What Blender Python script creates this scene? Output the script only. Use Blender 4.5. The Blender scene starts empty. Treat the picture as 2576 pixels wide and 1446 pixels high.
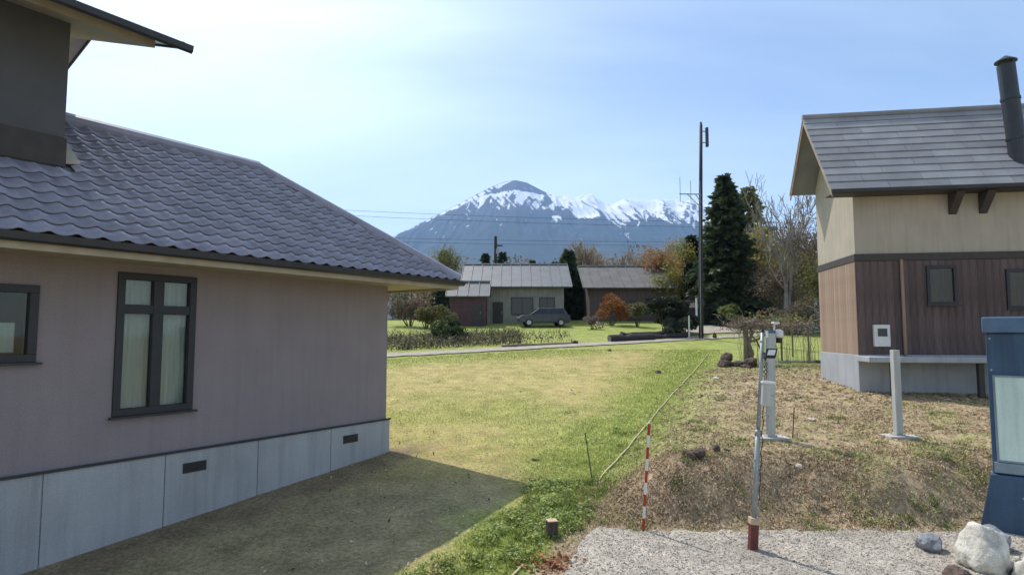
import bpy, math, random
import numpy as np
from mathutils import Vector, Matrix, Quaternion

R = math.radians
sc = bpy.context.scene
COL = sc.collection

# ------------------------------------------------------------------ camera
CAM = (0.0, 0.0, 3.43)
cd = bpy.data.cameras.new('camera')
cam = bpy.data.objects.new('camera', cd); COL.objects.link(cam)
cd.sensor_width = 36.0
cd.lens = 36.0 * 1550 / 2576
cd.clip_start = 0.05
cd.clip_end = 40000
cam.location = CAM
cam.rotation_euler = (R(90) + math.atan(117 / 1550), 0, 0)
sc.camera = cam

# ------------------------------------------------------------------ light
SUN_EL, SUN_AZ = R(54), R(-31)          # azimuth from +Y, clockwise
sdir = Vector((math.cos(SUN_EL) * math.sin(SUN_AZ), math.cos(SUN_EL) * math.cos(SUN_AZ), math.sin(SUN_EL)))
w = bpy.data.worlds.new('World'); sc.world = w; w.use_nodes = True
nt = w.node_tree; nt.nodes.clear()
out = nt.nodes.new('ShaderNodeOutputWorld'); bg = nt.nodes.new('ShaderNodeBackground')
sky = nt.nodes.new('ShaderNodeTexSky'); sky.sky_type = 'NISHITA'; sky.sun_disc = False
sky.sun_elevation = SUN_EL; sky.sun_rotation = SUN_AZ
sky.altitude = 300; sky.air_density = 1.0; sky.dust_density = 1.6; sky.ozone_density = 2.0
bg.inputs['Strength'].default_value = 0.15
# thin high cirrus over the whole dome
tc = nt.nodes.new('ShaderNodeTexCoord'); sep = nt.nodes.new('ShaderNodeSeparateXYZ')
nt.links.new(tc.outputs['Generated'], sep.inputs[0])
def wmath(op, a, b=None, clamp=False):
    n = nt.nodes.new('ShaderNodeMath'); n.operation = op; n.use_clamp = clamp
    for i, v in enumerate((a, b)):
        if v is None: continue
        if isinstance(v, (int, float)): n.inputs[i].default_value = v
        else: nt.links.new(v, n.inputs[i])
    return n.outputs[0]
zz = wmath('ADD', wmath('MAXIMUM', sep.outputs[2], 0.0), 0.16)
cx = wmath('DIVIDE', sep.outputs[0], zz); cy = wmath('DIVIDE', sep.outputs[1], zz)
comb = nt.nodes.new('ShaderNodeCombineXYZ'); nt.links.new(cx, comb.inputs[0]); nt.links.new(cy, comb.inputs[1])
mp = nt.nodes.new('ShaderNodeMapping'); nt.links.new(comb.outputs[0], mp.inputs[0])
mp.inputs['Rotation'].default_value = (0, 0, R(24)); mp.inputs['Scale'].default_value = (0.28, 0.95, 1); mp.inputs['Location'].default_value = (4.1, 0.7, 0)
cn = nt.nodes.new('ShaderNodeTexNoise'); nt.links.new(mp.outputs[0], cn.inputs['Vector'])
cn.inputs['Scale'].default_value = 1.1; cn.inputs['Detail'].default_value = 7; cn.inputs['Roughness'].default_value = 0.52; cn.inputs['Distortion'].default_value = 0.35
cr = nt.nodes.new('ShaderNodeValToRGB'); nt.links.new(cn.outputs['Fac'], cr.inputs[0])
cr.color_ramp.elements[0].position = 0.34; cr.color_ramp.elements[0].color = (0, 0, 0, 1)
cr.color_ramp.elements[1].position = 0.78; cr.color_ramp.elements[1].color = (1, 1, 1, 1)
mixc = nt.nodes.new('ShaderNodeMix'); mixc.data_type = 'RGBA'
hz_ = wmath('POWER', wmath('SUBTRACT', 1.0, wmath('MAXIMUM', sep.outputs[2], 0.0), True), 5.0)
nt.links.new(wmath('ADD', wmath('MULTIPLY', cr.outputs[0], 0.52), wmath('MULTIPLY', hz_, 0.42), True), mixc.inputs['Factor'])
nt.links.new(sky.outputs[0], mixc.inputs[6])
# ice cloud scatters forward: brighter towards the sun
dot = nt.nodes.new('ShaderNodeVectorMath'); dot.operation = 'DOT_PRODUCT'
nt.links.new(tc.outputs['Generated'], dot.inputs[0]); dot.inputs[1].default_value = tuple(sdir)
fwd = wmath('POWER', wmath('MAXIMUM', dot.outputs['Value'], 0.0), 5.0)
ccol = nt.nodes.new('ShaderNodeVectorMath'); ccol.operation = 'SCALE'; ccol.inputs[0].default_value = (7.0, 8.1, 8.7)
nt.links.new(wmath('ADD', wmath('MULTIPLY', fwd, 1.75), 0.92), ccol.inputs[3])
nt.links.new(ccol.outputs[0], mixc.inputs[7])
nt.links.new(mixc.outputs[2], bg.inputs['Color']); nt.links.new(bg.outputs[0], out.inputs[0])

sl = bpy.data.lights.new('sun', 'SUN'); sl.energy = 4.0; sl.angle = R(0.55); sl.color = (1.0, 0.95, 0.87)
so = bpy.data.objects.new('sun', sl); COL.objects.link(so)
so.rotation_euler = (-sdir).to_track_quat('-Z', 'Y').to_euler()

sc.view_settings.view_transform = 'Standard'
try: sc.view_settings.look = 'None'
except Exception: pass
sc.view_settings.exposure = 0.2
sc.view_settings.gamma = 1.0
sc.view_settings.use_curve_mapping = False
sc.render.engine = 'CYCLES'
sc.cycles.max_bounces = 6; sc.cycles.diffuse_bounces = 3; sc.cycles.glossy_bounces = 2
sc.cycles.transmission_bounces = 4; sc.cycles.transparent_max_bounces = 8; sc.cycles.volume_bounces = 1
sc.cycles.use_denoising = True

# ------------------------------------------------------------------ helpers
def sm(a, b, x):
    t = np.clip((np.asarray(x, float) - a) / (b - a), 0, 1)
    return t * t * (3 - 2 * t)

def _h(ix, iy, s):
    n = (ix.astype(np.int64) * 374761393 + iy.astype(np.int64) * 668265263 + s * 974711) & 0xffffffff
    n = ((n ^ (n >> 13)) * 1274126177) & 0xffffffff
    return ((n ^ (n >> 16)) & 0xffff) / 65535.0

def vn(x, y, s=0):
    x = np.asarray(x, float); y = np.asarray(y, float)
    ix = np.floor(x); iy = np.floor(y); fx = x - ix; fy = y - iy
    fx = fx * fx * (3 - 2 * fx); fy = fy * fy * (3 - 2 * fy)
    a = _h(ix, iy, s); b = _h(ix + 1, iy, s); c = _h(ix, iy + 1, s); d = _h(ix + 1, iy + 1, s)
    return (a * (1 - fx) + b * fx) * (1 - fy) + (c * (1 - fx) + d * fx) * fy

def fbm(x, y, s=0, o=4):
    t = 0; a = 0.5; n = 0
    for k in range(o):
        t = t + a * vn(x * 2 ** k + 17.3 * k, y * 2 ** k - 9.1 * k, s + k); n += a; a *= 0.5
    return t / n

def urope(x, y): return x - (-0.05 + 0.437 * (y - 9.19))

def g(x, y):
    x = np.asarray(x, float); y = np.asarray(y, float)
    pl = 0.1 * (y - 10.8)
    pl = np.where(y < 8, -0.28 + 0.02 * (y - 8), pl)
    pl = np.where(y > 58, 4.72 + 0.02 * (np.minimum(y, 2600) - 58), pl)
    u = urope(x, y)
    r = sm(0.1, 1.9, u)
    te = sm(11.1, 12.85, y + 0.9 * (vn(x * 0.55, 0 * y, 91) - 0.5) * sm(11.0, 11.9, y)) * 0.95 + 0.055 * np.maximum(0, y - 12.6)
    te = np.where(y > 30.2, pl, te)
    return pl * (1 - r) + te * r

def gz(x, y): return float(g(x, y))

class MB:
    """collects geometry and links it as one mesh object"""
    def __init__(s):
        s.v = []; s.n = 0; s.f = []; s.c = []
    def add(s, v, faces, col=None):
        v = np.asarray(v, float).reshape(-1, 3)
        for f in faces:
            f = np.asarray(f, int)
            if f.ndim == 1: f = f[None]
            s.f.append(f + s.n)
        s.v.append(v); s.n += len(v)
        if col is None: col = (1, 1, 1)
        c = np.asarray(col, float)
        if c.ndim == 1: c = np.tile(c[:3], (len(v), 1))
        s.c.append(c)
        return s
    def box(s, x0, x1, y0, y1, z0, z1, M=None, col=None):
        v = np.array([(x0, y0, z0), (x1, y0, z0), (x1, y1, z0), (x0, y1, z0), (x0, y0, z1), (x1, y0, z1), (x1, y1, z1), (x0, y1, z1)], float)
        if M is not None: v = np.array([tuple(M @ Vector(p)) for p in v])
        return s.add(v, [[[0, 3, 2, 1], [4, 5, 6, 7], [0, 1, 5, 4], [1, 2, 6, 5], [2, 3, 7, 6], [3, 0, 4, 7]]], col)
    def tube(s, pts, rad, n=8, cap=True, col=None):
        pts = [Vector(p) for p in pts]
        if not hasattr(rad, '__len__'): rad = [rad] * len(pts)
        vs = []; prev = None
        for i, p in enumerate(pts):
            d = (pts[min(i + 1, len(pts) - 1)] - pts[max(i - 1, 0)]).normalized()
            if prev is None:
                a = d.orthogonal().normalized()
            else:
                a = (prev - d * prev.dot(d)).normalized()
            prev = a; b = d.cross(a)
            for k in range(n):
                t = 2 * math.pi * k / n
                vs.append(p + (a * math.cos(t) + b * math.sin(t)) * rad[i])
        q = []
        for i in range(len(pts) - 1):
            for k in range(n):
                k2 = (k + 1) % n
                q.append((i * n + k, i * n + k2, (i + 1) * n + k2, (i + 1) * n + k))
        fs = [q]
        if cap:
            fs += [list(range(n))[::-1], [(len(pts) - 1) * n + k for k in range(n)]]
        return s.add([tuple(p) for p in vs], fs, col)
    def prism(s, poly, a, b, plane='xz', col=None):
        """extrude a polygon given in 'plane' along the third axis from a to b"""
        n = len(poly)
        def mk(p, t):
            return {'xz': (p[0], t, p[1]), 'yz': (t, p[0], p[1]), 'xy': (p[0], p[1], t)}[plane]
        v = [mk(p, a) for p in poly] + [mk(p, b) for p in poly]
        q = [(i, (i + 1) % n, n + (i + 1) % n, n + i) for i in range(n)]
        return s.add(v, [q, list(range(n))[::-1], [n + i for i in range(n)]], col)
    def slab(s, poly, thick, col=None):
        """3D polygon given thickness downward along its normal"""
        P = [Vector(p) for p in poly]
        nrm = Vector((0, 0, 0))
        for i in range(len(P)):
            nrm += P[i].cross(P[(i + 1) % len(P)])
        nrm.normalize()
        v = [tuple(p) for p in P] + [tuple(p - nrm * thick) for p in P]
        n = len(P)
        q = [(i, (i + 1) % n, n + (i + 1) % n, n + i) for i in range(n)]
        return s.add(v, [q, list(range(n)), [n + i for i in range(n)][::-1]], col)
    def build(s, name, mat, parent=None, smooth=False, bevel=0, recalc=True):
        v = np.concatenate(s.v); c = np.concatenate(s.c)
        loops = []; tot = []
        for f in s.f:
            loops.append(f.reshape(-1)); tot.append(np.full(len(f), f.shape[1]))
        loops = np.concatenate(loops); tot = np.concatenate(tot)
        me = bpy.data.meshes.new(name)
        me.vertices.add(len(v)); me.vertices.foreach_set('co', v.astype(np.float32).reshape(-1))
        me.loops.add(len(loops)); me.loops.foreach_set('vertex_index', loops.astype(np.int32))
        me.polygons.add(len(tot)); st = np.concatenate(([0], np.cumsum(tot)[:-1]))
        me.polygons.foreach_set('loop_start', st.astype(np.int32)); me.polygons.foreach_set('loop_total', tot.astype(np.int32))
        me.polygons.foreach_set('use_smooth', np.full(len(tot), bool(smooth)))
        at = me.attributes.new('Col', 'FLOAT_COLOR', 'POINT')
        at.data.foreach_set('color', np.concatenate([c, np.ones((len(c), 1))], 1).astype(np.float32).reshape(-1))
        me.update(calc_edges=True); me.validate()
        if recalc and len(v) < 20000:
            import bmesh
            bm = bmesh.new(); bm.from_mesh(me); bmesh.ops.recalc_face_normals(bm, faces=bm.faces); bm.to_mesh(me); bm.free()
        me.materials.append(mat)
        o = bpy.data.objects.new(name, me); COL.objects.link(o)
        if parent: o.parent = parent
        if bevel:
            m = o.modifiers.new('edge', 'BEVEL'); m.width = bevel; m.segments = 2; m.limit_method = 'ANGLE'
        return o

def tag(o, label=None, cat=None, group=None, kind=None):
    if label: o['label'] = label
    if cat: o['category'] = cat
    if group: o['group'] = group
    if kind: o['kind'] = kind
    return o

def thing(name, label, cat, loc=(0, 0, 0), rz=0, group=None):
    o = bpy.data.objects.new(name, None); COL.objects.link(o)
    o.location = loc; o.rotation_euler = (0, 0, rz); o.empty_display_size = 0.3
    return tag(o, label, cat, group)

def dup(root, loc, rz=0, s=1.0, label=None, group=None):
    r = root.copy(); COL.objects.link(r); r.location = loc; r.rotation_euler = (0, 0, rz)
    r.scale = (s, s, s) if not hasattr(s, '__len__') else s
    if label: r['label'] = label
    if group: r['group'] = group
    for ch in list(root.children):
        c = ch.copy(); COL.objects.link(c); c.parent = r
        for gg in list(ch.children):
            d = gg.copy(); COL.objects.link(d); d.parent = c
    return r

# ------------------------------------------------------------------ materials
def mat(name, c1, c2=None, rough=0.8, scale=6.0, bump=0.0, bscale=40.0, metal=0.0, spec=0.5, stretch=(1, 1, 1), usecol=False, detail=5, lo=0.35, hi=0.65, rnd=0.0, streak=0.0, grain=0.0):
    m = bpy.data.materials.new(name); m.use_nodes = True
    t = m.node_tree; b = t.nodes['Principled BSDF']
    b.inputs['Roughness'].default_value = rough; b.inputs['Metallic'].default_value = metal
    b.inputs['Specular IOR Level'].default_value = spec
    co = t.nodes.new('ShaderNodeTexCoord'); ma = t.nodes.new('ShaderNodeMapping'); ma.inputs['Scale'].default_value = stretch
    t.links.new(co.outputs['Object'], ma.inputs[0])
    n = t.nodes.new('ShaderNodeTexNoise'); n.inputs['Scale'].default_value = scale; n.inputs['Detail'].default_value = detail
    t.links.new(ma.outputs[0], n.inputs['Vector'])
    r = t.nodes.new('ShaderNodeValToRGB'); t.links.new(n.outputs['Fac'], r.inputs[0])
    c2 = c2 or tuple(x * 0.75 for x in c1)
    r.color_ramp.elements[0].position = lo; r.color_ramp.elements[0].color = (*c2, 1)
    r.color_ramp.elements[1].position = hi; r.color_ramp.elements[1].color = (*c1, 1)
    colout = r.outputs[0]
    if usecol:
        a = t.nodes.new('ShaderNodeAttribute'); a.attribute_name = 'Col'
        mx = t.nodes.new('ShaderNodeMix'); mx.data_type = 'RGBA'; mx.blend_type = 'MULTIPLY'; mx.inputs['Factor'].default_value = 1
        t.links.new(a.outputs['Color'], mx.inputs[6]); t.links.new(colout, mx.inputs[7]); colout = mx.outputs[2]
    def scaled(c, src, a, b_, lo_, hi_):
        mr = t.nodes.new('ShaderNodeMapRange'); mr.inputs[1].default_value = lo_; mr.inputs[2].default_value = hi_; mr.inputs[3].default_value = a; mr.inputs[4].default_value = b_
        t.links.new(src, mr.inputs[0]); vm = t.nodes.new('ShaderNodeVectorMath'); vm.operation = 'SCALE'
        t.links.new(c, vm.inputs[0]); t.links.new(mr.outputs[0], vm.inputs[3]); return vm.outputs[0]
    if rnd:
        oi = t.nodes.new('ShaderNodeObjectInfo'); colout = scaled(colout, oi.outputs['Random'], 1 - rnd, 1 + rnd, 0, 1)
    if streak:
        ms = t.nodes.new('ShaderNodeMapping'); ms.inputs['Scale'].default_value = (3.2, 3.2, 0.22); t.links.new(co.outputs['Object'], ms.inputs[0])
        ns = t.nodes.new('ShaderNodeTexNoise'); ns.inputs['Scale'].default_value = 2.2; ns.inputs['Detail'].default_value = 6; t.links.new(ms.outputs[0], ns.inputs['Vector'])
        colout = scaled(colout, ns.outputs['Fac'], 1 - streak, 1.06, 0.30, 0.55)
    if grain:
        ng = t.nodes.new('ShaderNodeTexNoise'); ng.inputs['Scale'].default_value = 55; ng.inputs['Detail'].default_value = 3; t.links.new(co.outputs['Object'], ng.inputs['Vector'])
        colout = scaled(colout, ng.outputs['Fac'], 1 - grain, 1 + grain, 0.3, 0.7)
    t.links.new(colout, b.inputs['Base Color'])
    if bump:
        n2 = t.nodes.new('ShaderNodeTexNoise'); n2.inputs['Scale'].default_value = bscale; n2.inputs['Detail'].default_value = 4
        t.links.new(ma.outputs[0], n2.inputs['Vector'])
        bp = t.nodes.new('ShaderNodeBump'); bp.inputs['Strength'].default_value = bump; bp.inputs['Distance'].default_value = 0.02
        t.links.new(n2.outputs['Fac'], bp.inputs['Height']); t.links.new(bp.outputs[0], b.inputs['Normal'])
    return m

def leafmat(name, tint=(1, 1, 1), trans=0.35, rough=0.6):
    m = bpy.data.materials.new(name); m.use_nodes = True
    t = m.node_tree; t.nodes.clear()
    o = t.nodes.new('ShaderNodeOutputMaterial')
    a = t.nodes.new('ShaderNodeAttribute'); a.attribute_name = 'Col'
    mx = t.nodes.new('ShaderNodeMix'); mx.data_type = 'RGBA'; mx.blend_type = 'MULTIPLY'; mx.inputs['Factor'].default_value = 1
    t.links.new(a.outputs['Color'], mx.inputs[6]); mx.inputs[7].default_value = (*tint, 1)
    d = t.nodes.new('ShaderNodeBsdfPrincipled'); d.inputs['Roughness'].default_value = rough; d.inputs['Specular IOR Level'].default_value = 0.3
    tr = t.nodes.new('ShaderNodeBsdfTranslucent'); ms = t.nodes.new('ShaderNodeMixShader'); ms.inputs[0].default_value = trans
    t.links.new(mx.outputs[2], d.inputs['Base Color']); t.links.new(mx.outputs[2], tr.inputs['Color'])
    t.links.new(d.outputs[0], ms.inputs[1]); t.links.new(tr.outputs[0], ms.inputs[2]); t.links.new(ms.outputs[0], o.inputs[0])
    return m

def glassmat(name, col=(0.03, 0.035, 0.04), alpha=0.5):
    m = bpy.data.materials.new(name); m.use_nodes = True
    t = m.node_tree; t.nodes.clear(); o = t.nodes.new('ShaderNodeOutputMaterial')
    gl = t.nodes.new('ShaderNodeBsdfGlossy'); gl.inputs['Roughness'].default_value = 0.03
    tr = t.nodes.new('ShaderNodeBsdfTransparent'); tr.inputs['Color'].default_value = (0.86, 0.9, 0.88, 1)
    fr = t.nodes.new('ShaderNodeFresnel'); fr.inputs['IOR'].default_value = 1.5
    ms = t.nodes.new('ShaderNodeMixShader'); t.links.new(fr.outputs[0], ms.inputs[0])
    t.links.new(tr.outputs[0], ms.inputs[1]); t.links.new(gl.outputs[0], ms.inputs[2]); t.links.new(ms.outputs[0], o.inputs[0])
    return m

M = {}
M['plaster'] = mat('mauve_plaster', (0.285, 0.243, 0.258), (0.262, 0.223, 0.238), 0.9, 1.2, 0.5, 60, streak=0.02, grain=0.16)
M['plaster_dark'] = mat('grey_plaster', (0.10, 0.10, 0.105), (0.085, 0.085, 0.09), 0.9, 2.5, 0.15, 120)
M['plinth'] = mat('plinth_concrete', (0.39, 0.405, 0.42), (0.345, 0.36, 0.375), 0.9, 1.1, 0.4, 50, streak=0.10, grain=0.12, rnd=0.05)
M['soffit'] = mat('beige_soffit_wood', (0.42, 0.36, 0.27), (0.34, 0.29, 0.21), 0.8, 3, 0, 40, stretch=(1, 8, 1))
M['roofmetal'] = mat('purple_grey_roof_metal', (0.275, 0.268, 0.325), (0.205, 0.20, 0.245), 0.36, 1.3, 0.08, 14, metal=0.0, spec=0.6, rnd=0.17, streak=0.12, grain=0.06)
M['gutter'] = mat('dark_gutter', (0.03, 0.032, 0.04), (0.022, 0.024, 0.03), 0.45, 4)
M['flash'] = mat('beige_flashing', (0.5, 0.45, 0.36), (0.42, 0.38, 0.3), 0.6, 4)
M['frame'] = mat('dark_window_frame', (0.025, 0.025, 0.032), (0.02, 0.02, 0.025), 0.5, 8)
M['curtain'] = mat('pale_curtain', (0.62, 0.66, 0.64), (0.5, 0.54, 0.52), 0.9, 3, stretch=(6, 6, 0.3))
M['dark'] = mat('dark_interior', (0.02, 0.022, 0.03), (0.015, 0.016, 0.02), 0.9, 3)
M['glass'] = glassmat('window_glass')
M['slate'] = mat('grey_slate_roof', (0.29, 0.29, 0.30), (0.23, 0.23, 0.24), 0.75, 1.2, 0.3, 30, rnd=0.16, grain=0.12)
M['cream'] = mat('cream_plaster', (0.43, 0.375, 0.30), (0.38, 0.335, 0.27), 0.9, 1.0, 0.3, 60, streak=0.08, grain=0.08)
M['brown'] = mat('brown_board', (0.13, 0.09, 0.082), (0.09, 0.063, 0.058), 0.8, 4, 0.3, 40, stretch=(6, 6, 0.6), rnd=0.22, streak=0.2)
M['tan'] = mat('tan_board', (0.36, 0.25, 0.18), (0.28, 0.19, 0.14), 0.8, 4, 0.2, 40, stretch=(6, 6, 0.6), rnd=0.14, streak=0.15)
M['trim'] = mat('dark_brown_trim', (0.06, 0.05, 0.045), None, 0.7, 5)
M['concrete'] = mat('pale_concrete', (0.5, 0.48, 0.44), (0.38, 0.36, 0.33), 0.9, 5, 0.3, 60)
M['galv'] = mat('galvanised_steel', (0.34, 0.37, 0.38), (0.26, 0.285, 0.295), 0.45, 12, metal=0.3)
M['greypaint'] = mat('pale_grey_painted_post', (0.50, 0.50, 0.47), (0.41, 0.42, 0.40), 0.6, 3, stretch=(4, 4, 0.6))
M['white'] = mat('white_paint', (0.78, 0.77, 0.73), (0.66, 0.65, 0.61), 0.5, 5)
M['black'] = mat('black_plastic', (0.012, 0.012, 0.014), None, 0.5, 5)
M['maroon'] = mat('maroon_paint', (0.16, 0.035, 0.03), (0.10, 0.025, 0.022), 0.6, 8)
M['red'] = mat('red_pole_paint', (0.42, 0.035, 0.025), (0.33, 0.03, 0.02), 0.5, 9)
M['poledark'] = mat('dark_creosoted_pole', (0.04, 0.033, 0.03), (0.022, 0.019, 0.018), 0.8, 10, 0.2, 40, stretch=(4, 4, 0.4))
M['antenna'] = mat('dark_antenna_casing', (0.035, 0.04, 0.06), None, 0.5, 5)
M['wood'] = mat('weathered_wood', (0.27, 0.22, 0.16), (0.15, 0.12, 0.09), 0.9, 6, 0.4, 50, stretch=(5, 5, 0.5))
M['woodcap'] = mat('pale_timber', (0.55, 0.42, 0.27), (0.42, 0.31, 0.19), 0.8, 8)
M['stump'] = mat('dark_stained_stub', (0.09, 0.07, 0.055), (0.055, 0.045, 0.036), 0.9, 8, 0.3, 50, stretch=(5, 5, 0.5))
M['bark'] = mat('grey_brown_bark', (0.14, 0.11, 0.085), (0.07, 0.055, 0.045), 0.95, 5, 0.5, 30, stretch=(3, 3, 0.5))
M['palebark'] = mat('pale_bark', (0.34, 0.30, 0.26), (0.2, 0.17, 0.145), 0.95, 5, 0.3, 30, stretch=(3, 3, 0.5))
M['rock'] = mat('brown_lava_rock', (0.15, 0.10, 0.08), (0.05, 0.036, 0.032), 0.95, 7, 0.9, 26)
M['palerock'] = mat('pale_boulder_stone', (0.64, 0.61, 0.53), (0.36, 0.34, 0.29), 0.9, 4, 0.9, 16, grain=.2, lo=.3, hi=.55)
M['greyrock'] = mat('grey_boulder_stone', (0.27, 0.28, 0.31), (0.17, 0.18, 0.2), 0.9, 5, 0.6, 24)
M['blue'] = mat('dark_blue_board_paint', (0.04, 0.088, 0.155), (0.032, 0.072, 0.13), 0.55, 3, streak=0.3, grain=0.15, bump=0.1)
M['bluelight'] = mat('light_blue_header_paint', (0.09, 0.17, 0.27), None, 0.45, 3)
M['mint'] = mat('pale_mint_panel', (0.62, 0.76, 0.68), (0.55, 0.69, 0.62), 0.5, 2, streak=0.15, grain=0.06)
M['mintmark'] = mat('dull_green_print', (0.30, 0.42, 0.38), None, 0.6, 4)
M['greyblue'] = mat('grey_blue_rail', (0.24, 0.31, 0.36), None, 0.5, 3)
M['rope'] = mat('pale_yellow_rope', (0.66, 0.60, 0.33), (0.54, 0.49, 0.27), 0.9, 40)
M['bamboo'] = mat('grey_green_garden_stake', (0.10, 0.11, 0.07), (0.07, 0.075, 0.05), 0.7, 10)
M['car'] = mat('dark_grey_blue_car_paint', (0.045, 0.055, 0.075), None, 0.25, 3, spec=0.6)
M['carglass'] = mat('tinted_car_glass', (0.02, 0.025, 0.03), None, 0.08, 3)
M['tyre'] = mat('black_tyre', (0.015, 0.015, 0.015), None, 0.9, 8)
M['rim'] = mat('silver_rim', (0.45, 0.45, 0.46), None, 0.35, 8, metal=0.8)
M['lamp'] = mat('clear_headlight', (0.6, 0.62, 0.63), None, 0.15, 8)
M['roofgrey'] = mat('blue_grey_metal_roof', (0.12, 0.13, 0.145), (0.09, 0.10, 0.115), 0.6, 1, 0.1, 20, streak=.2)
M['palewall'] = mat('pale_beige_siding', (0.31, 0.29, 0.245), (0.25, 0.235, 0.2), 0.85, 1.2, streak=.2)
M['roofdark'] = mat('brown_grey_roof', (0.13, 0.125, 0.12), (0.095, 0.09, 0.088), 0.75, 1, 0.1, 20, streak=.2)
M['maroonwall'] = mat('maroon_shed_siding', (0.11, 0.055, 0.06), (0.08, 0.04, 0.045), 0.85, 2)
M['path'] = mat('pale_dirt_track', (0.40, 0.35, 0.28), (0.29, 0.25, 0.20), 0.95, 3, 0.3, 30)
M['leaf'] = leafmat('leaf', trans=0.5)
M['needle'] = leafmat('needle', trans=0.3)
M['blade'] = leafmat('grass_blade', trans=0.4)
M['straw'] = leafmat('dry_straw', trans=0.15, rough=0.85)
M['stonebit'] = mat('gravel_stone', (1, 1, 1), (0.8, 0.8, 0.8), 0.95, 20, usecol=True)

# ground: zone colours from the mesh, broken up by noise at three sizes
def groundmat(name, b1=0.5, dist=0.03):
    m = bpy.data.materials.new(name); m.use_nodes = True
    t = m.node_tree; b = t.nodes['Principled BSDF']; b.inputs['Roughness'].default_value = 0.95; b.inputs['Specular IOR Level'].default_value = 0.15
    co = t.nodes.new('ShaderNodeTexCoord'); a = t.nodes.new('ShaderNodeAttribute'); a.attribute_name = 'Col'
    prev = a.outputs['Color']
    for scl, lo, hi in ((1.7, 0.80, 1.18), (14, 0.68, 1.28), (70, 0.55, 1.4)):
        n = t.nodes.new('ShaderNodeTexNoise'); n.inputs['Scale'].default_value = scl; n.inputs['Detail'].default_value = 3
        t.links.new(co.outputs['Object'], n.inputs['Vector'])
        mr = t.nodes.new('ShaderNodeMapRange'); mr.inputs[1].default_value = 0.3; mr.inputs[2].default_value = 0.7; mr.inputs[3].default_value = lo; mr.inputs[4].default_value = hi
        t.links.new(n.outputs['Fac'], mr.inputs[0])
        vm = t.nodes.new('ShaderNodeVectorMath'); vm.operation = 'SCALE'
        t.links.new(prev, vm.inputs[0]); t.links.new(mr.outputs[0], vm.inputs[3]); prev = vm.outputs[0]
    t.links.new(prev, b.inputs['Base Color'])
    n2 = t.nodes.new('ShaderNodeTexNoise'); n2.inputs['Scale'].default_value = 35; n2.inputs['Detail'].default_value = 5
    t.links.new(co.outputs['Object'], n2.inputs['Vector'])
    bp = t.nodes.new('ShaderNodeBump'); bp.inputs['Strength'].default_value = b1; bp.inputs['Distance'].default_value = dist
    t.links.new(n2.outputs['Fac'], bp.inputs['Height']); t.links.new(bp.outputs[0], b.inputs['Normal'])
    return m
M['ground'] = groundmat('lawn_and_soil')
M['gravel'] = groundmat('gravel_surface', 0.8, 0.02)

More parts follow.
